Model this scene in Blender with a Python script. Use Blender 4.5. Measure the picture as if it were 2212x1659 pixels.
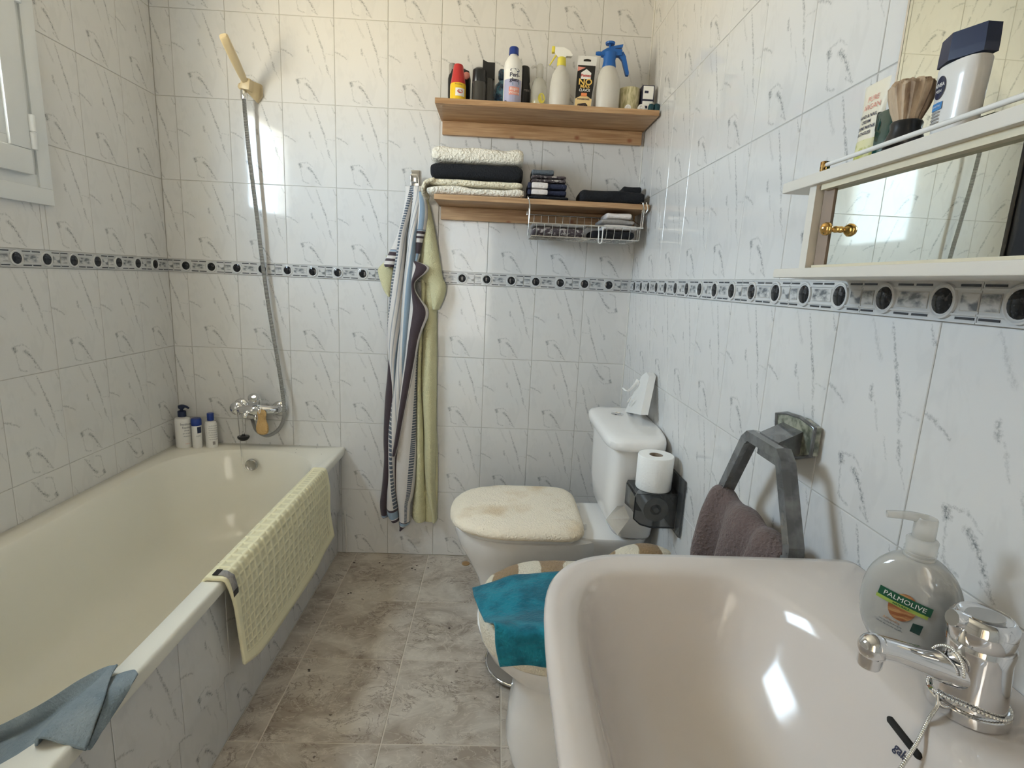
import bpy, bmesh, math, random
from mathutils import Vector, Matrix, noise
random.seed(7)
for o in list(bpy.data.objects): bpy.data.objects.remove(o)
S=bpy.context.scene; COL=S.collection; PI=math.pi
# ---------------------------------------------------------------- camera
cd=bpy.data.cameras.new('camera'); cam=bpy.data.objects.new('camera',cd); COL.objects.link(cam); S.camera=cam
cam.location=(1.31786,-2.21460,1.22548)
RR=((0.9986417,-0.0256888,0.0453294),(-0.0395862,0.1915707,0.9806802),(-0.0338763,-0.9811426,0.1902936))
FPX=1151.630
cam.matrix_world=Matrix.Translation(cam.location)@Matrix(((RR[0][0],RR[1][0],RR[2][0]),(RR[0][1],RR[1][1],RR[2][1]),(RR[0][2],RR[1][2],RR[2][2]))).to_4x4()
cd.sensor_fit='HORIZONTAL'; cd.sensor_width=36; cd.lens=FPX*36/2212; cd.clip_start=.02
# ---------------------------------------------------------------- daylight and exposure
S.view_settings.view_transform='Standard'; S.view_settings.look='None'; S.view_settings.gamma=1
S.view_settings.use_curve_mapping=False; cy=S.cycles; cy.max_bounces=7; cy.diffuse_bounces=4; cy.glossy_bounces=3; cy.transmission_bounces=4; cy.transparent_max_bounces=12; cy.use_adaptive_sampling=True; cy.adaptive_threshold=.065; cy.adaptive_min_samples=24; cy.use_denoising=True; cy.caustics_reflective=False; cy.caustics_refractive=False; S.view_settings.exposure=0.45
wd=bpy.data.worlds.new('daylight'); S.world=wd; wd.use_nodes=True
nt=wd.node_tree; nt.nodes.clear()
tc=nt.nodes.new('ShaderNodeTexCoord'); sp=nt.nodes.new('ShaderNodeSeparateXYZ'); rp=nt.nodes.new('ShaderNodeValToRGB')
mr=nt.nodes.new('ShaderNodeMapRange'); mr.inputs[1].default_value=-1; mr.inputs[2].default_value=1
bg=nt.nodes.new('ShaderNodeBackground'); wo=nt.nodes.new('ShaderNodeOutputWorld')
nt.links.new(tc.outputs['Generated'],sp.inputs[0]); nt.links.new(sp.outputs[2],mr.inputs[0]); nt.links.new(mr.outputs[0],rp.inputs[0])
nt.links.new(rp.outputs[0],bg.inputs[0]); nt.links.new(bg.outputs[0],wo.inputs[0])
e=rp.color_ramp.elements
e[0].position=.40; e[0].color=(1,.86,.62,1)          # sunlit ground and facades opposite the window
e[1].position=.56; e[1].color=(.66,.82,1,1)       # sky
bg.inputs[1].default_value=27.0
pl=bpy.data.lights.new('window_portal','AREA'); pl.shape='RECTANGLE'; pl.size=.60; pl.size_y=.56; pl.cycles.is_portal=True
po=bpy.data.objects.new('window_portal',pl); COL.objects.link(po); po.location=(-.05,-.98,1.777); po.rotation_euler=(0,-PI/2,0)
def area(name,loc,rot,sx,sy,w,col):
    l=bpy.data.lights.new(name,'AREA'); l.shape='RECTANGLE'; l.size=sx; l.size_y=sy; l.energy=w; l.color=col
    o=bpy.data.objects.new(name,l); COL.objects.link(o); o.location=loc; o.rotation_euler=rot; return o
#area('ceiling_lamp_light',(1.05,-1.35,2.39),(0,0,0),.28,.28,7.0,(1,.80,.52))   # the ceiling lamp
area('corridor_daylight',(.9,-3.6,1.4),(PI/2,0,0),.8,1.6,8,(1,.93,.82))    # daylight from the corridor behind the door opening

W=1.865; NY=-2.95; CH=2.45
# ---------------------------------------------------------------- materials
def mat(name,col,rough=.5,metal=0,bump=None,var=None,spec=.5,trans=0,alpha=1,ior=1.45,sheen=0,coat=0,emit=None,sss=0):
    m=bpy.data.materials.new(name); m.use_nodes=True; n=m.node_tree.nodes; L=m.node_tree.links; b=n['Principled BSDF']
    b.inputs['Base Color'].default_value=(*col,1); b.inputs['Roughness'].default_value=rough; b.inputs['Metallic'].default_value=metal
    b.inputs['Specular IOR Level'].default_value=spec; b.inputs['Transmission Weight'].default_value=trans; b.inputs['Alpha'].default_value=alpha
    b.inputs['IOR'].default_value=ior; b.inputs['Sheen Weight'].default_value=sheen; b.inputs['Coat Weight'].default_value=coat
    if sss: b.inputs['Subsurface Weight'].default_value=sss; b.inputs['Subsurface Scale'].default_value=.01
    if emit: b.inputs['Emission Color'].default_value=(*emit[0],1); b.inputs['Emission Strength'].default_value=emit[1]
    t=n.new('ShaderNodeTexCoord')
    if var:   # (scale, colour2, lo, hi, stretch)
        mp=n.new('ShaderNodeMapping'); mp.inputs['Scale'].default_value=var[4] if len(var)>4 else (1,1,1)
        z=n.new('ShaderNodeTexNoise'); z.inputs['Scale'].default_value=var[0]; z.inputs['Detail'].default_value=5
        r=n.new('ShaderNodeMapRange'); r.inputs[1].default_value=var[2]; r.inputs[2].default_value=var[3]
        mx=n.new('ShaderNodeMix'); mx.data_type='RGBA'; mx.inputs[6].default_value=(*col,1); mx.inputs[7].default_value=(*var[1],1)
        L.new(t.outputs['Object'],mp.inputs[0]); L.new(mp.outputs[0],z.inputs[0]); L.new(z.outputs[0],r.inputs[0]); L.new(r.outputs[0],mx.inputs[0]); L.new(mx.outputs[2],b.inputs['Base Color'])
    if bump:  # (scale, strength, distance)
        z=n.new('ShaderNodeTexNoise'); z.inputs['Scale'].default_value=bump[0]; z.inputs['Detail'].default_value=3
        bp=n.new('ShaderNodeBump'); bp.inputs['Strength'].default_value=bump[1]; bp.inputs['Distance'].default_value=bump[2]
        L.new(t.outputs['Object'],z.inputs[0]); L.new(z.outputs[0],bp.inputs['Height']); L.new(bp.outputs[0],b.inputs['Normal'])
    return m
class NG:   # small shader-maths helper
    def __init__(s,m): s.m=m; s.n=m.node_tree.nodes; s.L=m.node_tree.links
    def math(s,op,a,b=None,c=None,clamp=False):
        x=s.n.new('ShaderNodeMath'); x.operation=op; x.use_clamp=clamp
        for i,v in enumerate((a,b,c)):
            if v is None: continue
            if isinstance(v,(int,float)): x.inputs[i].default_value=v
            else: s.L.new(v,x.inputs[i])
        return x.outputs[0]
    def vm(s,op,a,b=None,scale=None,out=0):
        x=s.n.new('ShaderNodeVectorMath'); x.operation=op
        for i,v in enumerate((a,b)):
            if v is None: continue
            if isinstance(v,(tuple,list)): x.inputs[i].default_value=v
            else: s.L.new(v,x.inputs[i])
        if scale is not None:
            if isinstance(scale,(int,float)): x.inputs['Scale'].default_value=scale
            else: s.L.new(scale,x.inputs['Scale'])
        return x.outputs[out]
    def noise(s,vec,sc,det=4,out=0,dist=0,rough=.5):
        x=s.n.new('ShaderNodeTexNoise'); x.inputs['Scale'].default_value=sc; x.inputs['Detail'].default_value=det; x.inputs['Distortion'].default_value=dist; x.inputs['Roughness'].default_value=rough
        if vec is not None: s.L.new(vec,x.inputs[0])
        return x.outputs[out]
    def mr(s,v,a,b,c=0,d=1,sm=False):
        x=s.n.new('ShaderNodeMapRange'); x.inputs[1].default_value=a; x.inputs[2].default_value=b; x.inputs[3].default_value=c; x.inputs[4].default_value=d
        if sm: x.interpolation_type='SMOOTHSTEP'
        s.L.new(v,x.inputs[0]); return x.outputs[0]
    def mix(s,f,a,b):
        x=s.n.new('ShaderNodeMix'); x.data_type='RGBA'
        for i,v in ((0,f),(6,a),(7,b)):
            if isinstance(v,(int,float)): x.inputs[i].default_value=v
            elif isinstance(v,(tuple,list)): x.inputs[i].default_value=(*v,1)
            else: s.L.new(v,x.inputs[i])
        return x.outputs[2]
    def bsdf(s): return s.n['Principled BSDF']
def wall_tile_mat(border=False):
    m=mat('glazed_marble_print',(.8,.8,.78),.07); g=NG(m); b=g.bsdf()
    tc=g.n.new('ShaderNodeTexCoord'); P=tc.outputs['Object']
    nz=g.vm('SUBTRACT',g.noise(P,85,4,1,rough=.75),(.5,.5,.5)); Q=g.vm('ADD',P,g.vm('SCALE',nz,scale=.016))
    Q=g.vm('MULTIPLY',Q,(1,0,1))
    segs=[((.40,.02),(.46,.10),.5,.25),((.46,.10),(.54,.20),1.0,.2),((.60,.03),(.69,.2),.55,.5),((.69,.2),(.78,.36),.8,.55),((.78,.36),(.83,.5),.7,.4),
      ((.50,.34),(.52,.4),.9,.45),((.56,.40),(.63,.53),.5,.22),((.70,.55),(.76,.64),.5,.25),((.0,.385),(.10,.40),.7,.4),((.08,.40),(.22,.455),.75,.42),((.85,.55),(.87,.62),.9,.5),
      ((.87,.62),(.97,.74),.4,.25),((.83,.41),(.99,.42),.4,.25),((.93,.02),(.99,.1),.5,.4),
      ((.30,.73),(.315,.76),1.5,.75),((.31,.72),(.43,.70),.5,.4),((.43,.70),(.56,.76),.45,.3),((.46,.77),(.54,.82),1.2,.6),((.52,.80),(.62,.90),.9,.6),((.62,.90),(.70,.975),.5,.45),
      ((.32,.78),(.345,.93),.45,.3),((.34,.93),(.46,.965),.6,.35),((.60,.93),(.70,.975),.5,.35)]
    tot=None
    for (u0,v0),(u1,v1),wd_,st in segs:
        a=Vector((u0*.2,0,(1-v0)*.3)); c=Vector((u1*.2,0,(1-v1)*.3)); d=c-a
        mp=g.n.new('ShaderNodeMapping'); mp.vector_type='TEXTURE'; mp.inputs[1].default_value=tuple(a); mp.inputs[2].default_value=(0,math.atan2(-d.z,d.x),0); g.L.new(Q,mp.inputs[0])
        cl=g.vm('MINIMUM',g.vm('MAXIMUM',mp.outputs[0],(0,0,0)),(d.length,0,0)); ln=g.vm('DISTANCE',mp.outputs[0],cl,out=1); st_=min(1,st*1.15)
        f=g.math('MULTIPLY_ADD',ln,-st_/(.0058*wd_),st_*1.05)
        tot=f if tot is None else g.math('MAXIMUM',tot,f)
    br=g.mr(g.noise(P,230,3,rough=.7),.40,.60,.15,1.15); tot=g.math('MULTIPLY',tot,br,clamp=True)
    soft=g.mr(g.noise(g.vm('MULTIPLY',g.vm('ADD',P,(.3,.1,.2)),(1.6,1,.7)),16,3,dist=1.2),.52,.64,0,.05)
    tot=g.math('MAXIMUM',tot,soft)
    g.L.new(g.mix(tot,(.70,.69,.67),(.11,.12,.125)),b.inputs['Base Color'])
    bp=g.n.new('ShaderNodeBump'); bp.inputs['Strength'].default_value=.10; bp.inputs['Distance'].default_value=.002
    g.L.new(g.noise(P,14,1),bp.inputs['Height']); g.L.new(bp.outputs[0],b.inputs['Normal'])
    return m
def floor_mat():
    m=mat('stone_look_floor',(.4,.35,.3),.33); g=NG(m); b=g.bsdf()
    tc=g.n.new('ShaderNodeTexCoord'); oi=g.n.new('ShaderNodeObjectInfo')
    P=g.vm('ADD',tc.outputs['Object'],g.vm('SCALE',(7.3,3.1,1.7),scale=oi.outputs['Random']))
    P2=g.vm('MULTIPLY',P,(1,1.5,1))
    base=g.mix(g.mr(g.noise(P2,6,5,dist=1.2,rough=.6),.36,.64),(.37,.31,.25),(.60,.545,.47))
    w=g.math('ABSOLUTE',g.math('SUBTRACT',g.noise(P2,7.5,5,dist=1.8,rough=.6),.5)); vein=g.mr(w,0,.022,.55,0)
    base=g.mix(vein,base,(.70,.64,.55))
    w2=g.math('ABSOLUTE',g.math('SUBTRACT',g.noise(g.vm('ADD',P2,(4,2,1)),8,6,dist=2.0,rough=.65),.5)); v2=g.math('MULTIPLY',g.mr(w2,0,.026,.85,0),g.mr(g.noise(P,9,2),.46,.58))
    base=g.mix(v2,base,(.20,.15,.115))
    dk=g.mr(g.noise(g.vm('ADD',P,(2,5,3)),40,3),.71,.76,0,.85); base=g.mix(dk,base,(.08,.05,.04))
    g.L.new(base,b.inputs['Base Color']); return m
def wood_mat():
    m=mat('pine_wood',(.5,.3,.15),.42); g=NG(m); b=g.bsdf()
    tc=g.n.new('ShaderNodeTexCoord'); P=tc.outputs['Object']
    Q=g.vm('MULTIPLY',P,(1.2,14,22)); n1=g.noise(Q,5,5,dist=.6)
    c=g.mix(g.mr(n1,.35,.65),(.36,.20,.095),(.54,.345,.185))
    for kx,kz in ((.52,-.035),(.725,-.035),(.27,-.05),(.13,.3)):
        d=g.vm('LENGTH',g.vm('MULTIPLY',g.vm('SUBTRACT',P,(kx-.39,0,kz)),(1,0,1.3)),out=1)
        c=g.mix(g.mr(d,.004,.014,.8,0),c,(.26,.075,.03))
    g.L.new(c,b.inputs['Base Color']); return m
def stripe_mat():
    m=mat('striped_terry',(.7,.7,.7),.95,sheen=.2); g=NG(m); b=g.bsdf()
    uv=g.n.new('ShaderNodeUVMap'); sp=g.n.new('ShaderNodeSeparateXYZ'); g.L.new(uv.outputs[0],sp.inputs[0])
    r=g.n.new('ShaderNodeValToRGB'); r.color_ramp.interpolation='CONSTANT'; el=r.color_ramp.elements
    wc=(.66,.62,.58); br=(.062,.043,.05); bl=(.26,.34,.42); db=(.10,.12,.15); gy=(.35,.36,.38)
    st=[(0,wc),(.035,br),(.20,wc),(.40,db),(.475,wc),(.54,gy),(.555,wc),(.60,gy),(.615,wc),(.66,bl),(.75,wc),(.80,gy),(.815,wc),(.88,db),(.94,wc)]
    el[0].position=0; el[0].color=(*wc,1); el[1].position=st[1][0]; el[1].color=(*st[1][1],1)
    for p,c in st[2:]:
        q=el.new(p); q.color=(*c,1)
    g.L.new(sp.outputs[0],r.inputs[0])
    dash=g.math('GREATER_THAN',g.math('FRACT',g.math('MULTIPLY',sp.outputs[1],95)),.72)
    inb=g.math('MULTIPLY',g.math('GREATER_THAN',sp.outputs[0],.40),g.math('LESS_THAN',sp.outputs[0],.475))
    c=g.mix(g.math('MULTIPLY',dash,inb),r.outputs[0],wc)
    V=sp.outputs[1]
    def band(a,b_,col,c): return g.mix(g.math('MULTIPLY',g.math('GREATER_THAN',V,a),g.math('LESS_THAN',V,b_)),c,col)
    c=band(.885,.892,br,c); c=band(.892,.925,bl,c); c=band(.925,.932,wc,c); c=band(.932,1.01,br,c); c=band(1.01,1.08,wc,c); c=band(1.08,1.15,br,c); c=band(1.15,1.27,wc,c); c=band(1.27,1.6,br,c)
    g.L.new(c,b.inputs['Base Color'])
    bp=g.n.new('ShaderNodeBump'); bp.inputs['Strength'].default_value=.5; bp.inputs['Distance'].default_value=.002
    tc=g.n.new('ShaderNodeTexCoord'); g.L.new(g.noise(tc.outputs['Object'],420,2),bp.inputs['Height']); g.L.new(bp.outputs[0],b.inputs['Normal'])
    return m
def waffle_mat():
    m=mat('yellow_waffle_terry',(.74,.69,.42),.95,sheen=.2); g=NG(m); b=g.bsdf()
    uv=g.n.new('ShaderNodeUVMap'); sp=g.n.new('ShaderNodeSeparateXYZ'); g.L.new(uv.outputs[0],sp.inputs[0])
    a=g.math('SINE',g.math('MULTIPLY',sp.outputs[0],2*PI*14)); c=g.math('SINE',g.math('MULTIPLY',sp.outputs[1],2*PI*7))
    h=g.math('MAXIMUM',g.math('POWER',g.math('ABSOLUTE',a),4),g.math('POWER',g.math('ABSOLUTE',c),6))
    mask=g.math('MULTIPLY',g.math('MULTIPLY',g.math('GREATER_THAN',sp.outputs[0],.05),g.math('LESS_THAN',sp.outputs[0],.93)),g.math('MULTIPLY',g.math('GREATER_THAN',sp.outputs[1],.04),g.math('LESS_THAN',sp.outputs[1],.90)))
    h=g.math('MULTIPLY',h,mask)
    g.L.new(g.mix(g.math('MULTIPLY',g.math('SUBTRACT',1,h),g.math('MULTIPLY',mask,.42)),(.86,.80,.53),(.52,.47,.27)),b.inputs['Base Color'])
    bp=g.n.new('ShaderNodeBump'); bp.inputs['Strength'].default_value=.8; bp.inputs['Distance'].default_value=.004
    g.L.new(h,bp.inputs['Height']); g.L.new(bp.outputs[0],b.inputs['Normal']); return m
def dog_mat():
    m=mat('patched_plush',(.5,.35,.2),1,sheen=.2); g=NG(m); b=g.bsdf(); tc=g.n.new('ShaderNodeTexCoord'); P=tc.outputs['Object']
    Q=g.vm('ADD',P,g.vm('SCALE',g.vm('SUBTRACT',g.noise(P,12,2,1),(.5,.5,.5)),scale=.05)); s=g.n.new('ShaderNodeSeparateXYZ'); g.L.new(Q,s.inputs[0])
    w=g.math('COSINE',g.math('MULTIPLY',g.math('ADD',s.outputs[0],.11),2*PI/.135))
    near=g.math('MULTIPLY',g.math('LESS_THAN',s.outputs[1],-.03),g.math('LESS_THAN',s.outputs[0],-.13))
    f=g.math('MAXIMUM',g.mr(w,-.08,.08),near)
    c=g.mix(f,(.36,.235,.12),(.82,.74,.58))
    g.L.new(c,b.inputs['Base Color'])
    bp=g.n.new('ShaderNodeBump'); bp.inputs['Strength'].default_value=1; bp.inputs['Distance'].default_value=.006
    g.L.new(g.noise(P,190,4),bp.inputs['Height']); g.L.new(bp.outputs[0],b.inputs['Normal']); return m
T=dict(
 tile=wall_tile_mat(), floor=floor_mat(), wood=wood_mat(), stripe=stripe_mat(), waffle=waffle_mat(), dog=dog_mat(),
 grout=mat('grout',(.52,.50,.46),.9), fgrout=mat('floor_grout',(.66,.60,.51),.9),
 plaster=mat('ceiling_plaster',(.85,.84,.80),.9), white_paint=mat('white_lacquer',(.76,.78,.78),.35,bump=(30,.05,.001)),
 listel=mat('listel_ceramic',(.62,.62,.61),.10),
 listel_vein=mat('listel_marble_panel',(.60,.60,.59),.12,var=(75,(.17,.18,.19),.46,.62,(.55,1,1))),
 listel_dark=mat('listel_dark_line',(.055,.058,.065),.15), listel_black=mat('listel_black_stone',(.012,.013,.015),.1,var=(160,(.10,.10,.11),.55,.75)),
 enamel=mat('bath_enamel',(.81,.785,.69),.13), ceramic=mat('white_ceramic',(.88,.86,.83),.10), sink=mat('basin_ceramic',(.68,.62,.57),.10),
 chrome=mat('chrome',(.78,.78,.79),.07,1), chrome2=mat('worn_chrome',(.50,.49,.47),.22,1,bump=(60,.2,.001)), brass=mat('brass',(.75,.47,.17),.12,1),
 mirror=mat('mirror_silver',(.80,.84,.79),.012,1), steel=mat('wire_steel',(.72,.71,.68),.2,1),
 lam=mat('white_laminate',(.70,.66,.585),.4), lam2=mat('cream_profile',(.72,.65,.48),.4), dark=mat('dark_panel',(.012,.014,.018),.2),
 ivory=mat('yellowed_plastic',(.62,.50,.30),.35), smoke=mat('smoked_plastic',(.05,.052,.052),.08,trans=0,alpha=.52,coat=.5),
 smoke2=mat('grey_clear_plastic',(.20,.205,.205),.1,alpha=.86,coat=.6,var=(30,(.11,.11,.11),.4,.6)),
 stainplate=mat('stained_clear_plate',(.33,.34,.27),.15,coat=.7,var=(45,(.10,.11,.08),.45,.62)),
 white_plastic=mat('white_plastic',(.80,.79,.76),.3), pearl=mat('pearly_plastic',(.74,.72,.69),.3,coat=.3), navy=mat('navy_plastic',(.012,.02,.06),.3), navy2=mat('blue_plastic',(.015,.045,.25),.3),
 black=mat('black_plastic',(.014,.014,.015),.28), blackgl=mat('dark_glossy_can',(.05,.048,.045),.12), red=mat('red_plastic',(.50,.03,.03),.35,bump=(300,.3,.001)),
 yellow=mat('yellow_can',(.80,.52,.02),.3), yellow2=mat('yellow_trigger',(.72,.62,.08),.35), blue=mat('sprayer_blue',(.015,.12,.42),.35),
 frost=mat('frosted_bottle',(.60,.58,.53),.4), clear=mat('clear_plastic',(.66,.65,.58),.12,alpha=.42), clearb=mat('clear_blue_plastic',(.10,.28,.38),.12,alpha=.8,var=(40,(.02,.06,.13),.45,.55)),
 yliquid=mat('yellow_liquid',(.66,.58,.17),.3), teal=mat('teal_terry',(.012,.23,.31),1,sheen=.15,bump=(120,.9,.004),var=(22,(.006,.13,.19),.4,.62)),
 cream=mat('cream_fleece',(.88,.80,.60),1,sheen=.2,bump=(120,1,.012)), white_towel=mat('white_terry',(.92,.86,.73),1,sheen=.2,bump=(120,1,.012)),
 seatfleece=mat('beige_fleece',(.93,.83,.66),1,sheen=.2,bump=(170,.8,.007),var=(7,(.72,.55,.33),.55,.75)),
 blacktowel=mat('black_terry',(.014,.015,.018),1,bump=(180,1,.004)), navytowel=mat('navy_terry',(.025,.03,.06),1,bump=(180,1,.004)), greytowel=mat('grey_terry',(.12,.14,.16),1,bump=(180,1,.004)),
 brownpat=mat('brown_knit',(.09,.07,.075),1,bump=(160,1,.004),var=(75,(.42,.38,.36),.52,.6)), whitecloth=mat('white_cloth',(.76,.70,.66),1,bump=(150,1,.003)), greycloth=mat('grey_cloth',(.33,.31,.29),1,bump=(150,1,.003)),
 yterry=mat('yellow_terry',(.64,.60,.36),1,sheen=.2,bump=(230,.9,.004)), brownterry=mat('taupe_terry',(.165,.12,.11),1,sheen=.2,bump=(170,1,.005)),
 bluecloth=mat('blue_grey_cloth',(.20,.25,.28),1,bump=(200,.9,.004),var=(14,(.27,.32,.345),.4,.65)),
 paper=mat('tissue_paper',(.94,.93,.90),.9,bump=(160,.5,.002)), card=mat('cardboard_core',(.35,.27,.2),.9), sponge=mat('natural_sponge',(.62,.40,.17),1,bump=(130,1,.006)),
 ink=mat('dark_ink',(.03,.03,.06),.5), txwhite=mat('white_print',(.85,.84,.80),.5), txred=mat('red_print',(.55,.04,.04),.5), txgold=mat('gold_print',(.80,.52,.12),.5), txorange=mat('orange_print',(.85,.28,.10),.5),
 salmon=mat('salmon_print',(.75,.30,.24),.5), lilac=mat('lilac_print',(.42,.42,.58),.5), green=mat('green_print',(.015,.10,.05),.4), lime=mat('lime_print',(.38,.50,.10),.4), gold2=mat('pale_gold_print',(.78,.58,.28),.4),
 almond=mat('almond_print',(.34,.12,.045),.5,var=(60,(.55,.30,.12),.45,.6,(1,1,5))), soap=mat('clear_soap_bottle',(.52,.515,.48),.09,alpha=.80,coat=.8), pump=mat('frosted_pump',(.66,.64,.59),.25,alpha=.42), strip=mat('shaded_side_brown',(.30,.225,.17),.6),
 argan=mat('argan_label',(.80,.73,.58),.4), olive=mat('olive_print',(.42,.42,.08),.5,var=(55,(.70,.66,.38),.45,.55)), dgreen=mat('dark_green_gloss',(.004,.05,.04),.08,coat=.6),
 bristle=mat('badger_bristle',(.55,.42,.29),.8,var=(9,(.17,.10,.06),.45,.66,(7,7,1))), wicker=mat('cream_woven_pot',(.66,.60,.38),.7,var=(40,(.42,.38,.2),.45,.6,(5,5,1))),
 tealdark=mat('dark_teal_jar',(.008,.05,.065),.25), skyprint=mat('sky_blue_print',(.05,.22,.5),.4), gap=mat('shadow_gap',(.02,.018,.015),.8), rust=mat('rusty_cap',(.36,.22,.10),.6), caulk=mat('silicone_bead',(.76,.74,.69),.4),
 dirt=mat('dirt',(.03,.02,.015),.9), hose=mat('hose_steel',(.6,.6,.6),.32,1), glass_plain=mat('plain_trim',(.72,.76,.76),.3), doorpaint=mat('door_paint',(.55,.42,.28),.5), lampglass=mat('lamp_glass',(1,.9,.7),.4,emit=((1,.80,.52),9)))
def hose_bump():
    g=NG(T['hose']); uv=g.n.new('ShaderNodeUVMap'); sp=g.n.new('ShaderNodeSeparateXYZ'); g.L.new(uv.outputs[0],sp.inputs[0])
    bp=g.n.new('ShaderNodeBump'); bp.inputs['Strength'].default_value=1; bp.inputs['Distance'].default_value=.002
    s=g.math('SINE',g.math('MULTIPLY',sp.outputs[1],2*PI*380)); g.L.new(s,bp.inputs['Height']); g.L.new(bp.outputs[0],g.bsdf().inputs['Normal'])
    g.L.new(g.mix(g.mr(s,-1,1),(.34,.34,.34),(.80,.80,.79)),g.bsdf().inputs['Base Color'])
hose_bump()
def pane_mat():
    m=bpy.data.materials.new('window_pane'); m.use_nodes=True; n=m.node_tree.nodes; L=m.node_tree.links; n.clear()
    o=n.new('ShaderNodeOutputMaterial'); a=n.new('ShaderNodeBsdfTransparent'); b=n.new('ShaderNodeBsdfGlossy'); b.inputs['Roughness'].default_value=.03; x=n.new('ShaderNodeMixShader'); x.inputs[0].default_value=.07
    a.inputs[0].default_value=(.97,.98,.97,1); L.new(a.outputs[0],x.inputs[1]); L.new(b.outputs[0],x.inputs[2]); L.new(x.outputs[0],o.inputs[0]); return m
T['pane']=pane_mat()
# ---------------------------------------------------------------- mesh helpers
class MB:
    def __init__(s): s.v=[]; s.f=[]; s.m=[]; s.uv={}
    def add(s,v,f,m=0,uv=None):
        o=len(s.v); s.v+= [Vector(p) for p in v]
        for k,q in enumerate(f):
            if uv: s.uv[len(s.f)]=[uv[i] for i in q]
            s.f.append([i+o for i in q]); s.m.append(m)
        return s
    def box(s,a,b,m=0,bev=0,rot=None):
        bm=bmesh.new(); bmesh.ops.create_cube(bm,size=1)
        a=Vector(a); b=Vector(b)
        for v in bm.verts: v.co=Vector([(a[i]+b[i])/2+v.co[i]*abs(b[i]-a[i]) for i in range(3)])
        if bev: bmesh.ops.bevel(bm,geom=list(bm.edges),offset=bev,segments=2,affect='EDGES',profile=.6)
        if rot is not None:
            c=(a+b)/2
            for v in bm.verts: v.co=c+rot@(v.co-c)
        bm.verts.index_update(); s.add([v.co.copy() for v in bm.verts],[[v.index for v in f.verts] for f in bm.faces],m); bm.free(); return s
    def rings(s,R,m=0,cap=(True,True),closed=True,uv=False,thr=None):
        n=len(R[0]); v=[p for r in R for p in r]; f=[]; U=[]
        for i in range(len(R)-1):
            for j in range(n if closed else n-1):
                k=(j+1)%n; f.append([i*n+j,i*n+k,(i+1)*n+k,(i+1)*n+j])
        if cap[0]: f.append(list(range(n))[::-1])
        if cap[1]: f.append([(len(R)-1)*n+j for j in range(n)])
        uvs=None
        if uv: uvs=[(j/(n-1),i/(len(R)-1)) for i in range(len(R)) for j in range(n)]
        return s.add(v,f,m,uvs)
    def lathe(s,c,prof,N=28,m=0,axis='z',sx=1,sy=1,cap=(True,True)):
        c=Vector(c); R=[]
        for r,h in prof:
            rr=[]
            for j in range(N):
                a=2*PI*j/N; x,y=r*sx*math.cos(a),r*sy*math.sin(a)
                rr.append(c+(Vector((x,y,h)) if axis=='z' else Vector((x,-h,y)) if axis=='y' else Vector((-h,-x,y))))
            R.append(rr)
        return s.rings(R,m,cap)
    def tube(s,pts,r,N=10,m=0,cap=True,closed=False,sub=0,flat=1):
        P=[Vector(p) for p in pts]
        if sub: P=catmull(P,sub,closed)
        R=[]; n=len(P); up=Vector((0,0,1)); prev=None
        for i in range(n):
            t=(P[(i+1)%n]-P[i-1] if closed else P[min(i+1,n-1)]-P[max(i-1,0)]).normalized()
            if prev is None:
                a=t.cross(up) if abs(t.dot(up))<.95 else t.cross(Vector((1,0,0)))
            else: a=prev-t*prev.dot(t)
            a.normalize(); prev=a; b=t.cross(a); ri=r(i/(n-1)) if callable(r) else r
            R.append([P[i]+(a*math.cos(2*PI*j/N)+b*math.sin(2*PI*j/N)*flat)*ri for j in range(N)])
        if closed: R.append(R[0])
        return s.rings(R,m,(cap and not closed,)*2,uv=True)
    def prism(s,pts,vec,m=0):
        n=len(pts); vec=Vector(vec); v=[Vector(p) for p in pts]+[Vector(p)+vec for p in pts]
        f=[list(range(n))[::-1],[n+i for i in range(n)]]+[[i,(i+1)%n,n+(i+1)%n,n+i] for i in range(n)]
        return s.add(v,f,m)
    def sphere(s,c,r,N=14,m=0,sc=(1,1,1)):
        c=Vector(c); prof=[(max(math.sin(PI*i/N),.001)*r,-math.cos(PI*i/N)*r) for i in range(N+1)]
        R=[[c+Vector((q*math.cos(2*PI*j/(N+4))*sc[0],q*math.sin(2*PI*j/(N+4))*sc[1],h*sc[2])) for j in range(N+4)] for q,h in prof]
        return s.rings(R,m)
def catmull(P,sub,closed=False):
    out=[]; n=len(P)
    for i in range(n if closed else n-1):
        a,b,c,d=(P[(i-1)%n],P[i],P[(i+1)%n],P[(i+2)%n]) if closed else (P[max(i-1,0)],P[i],P[i+1],P[min(i+2,n-1)])
        for k in range(sub):
            t=k/sub; out.append(.5*((2*b)+(c-a)*t+(2*a-5*b+4*c-d)*t*t+(3*b-a-3*c+d)*t**3))
    if not closed: out.append(P[-1])
    return out
def mesh(name,mb,mats,smooth=True,off=Vector((0,0,0)),auto=45,rc=True):
    me=bpy.data.meshes.new(name); me.from_pydata([v-off for v in mb.v],[],mb.f)
    for m in (mats if isinstance(mats,(list,tuple)) else [mats]): me.materials.append(T[m])
    for p,i in zip(me.polygons,mb.m): p.material_index=i
    if mb.uv:
        ul=me.uv_layers.new()
        for pi,uvs in mb.uv.items():
            p=me.polygons[pi]
            for li,q in zip(p.loop_indices,uvs): ul.data[li].uv=q
    if rc:
        bm=bmesh.new(); bm.from_mesh(me); bmesh.ops.recalc_face_normals(bm,faces=bm.faces); bm.to_mesh(me); bm.free()
    if smooth:
        me.shade_smooth(); me.set_sharp_from_angle(angle=math.radians(auto))
    return me
OFF={}
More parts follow.
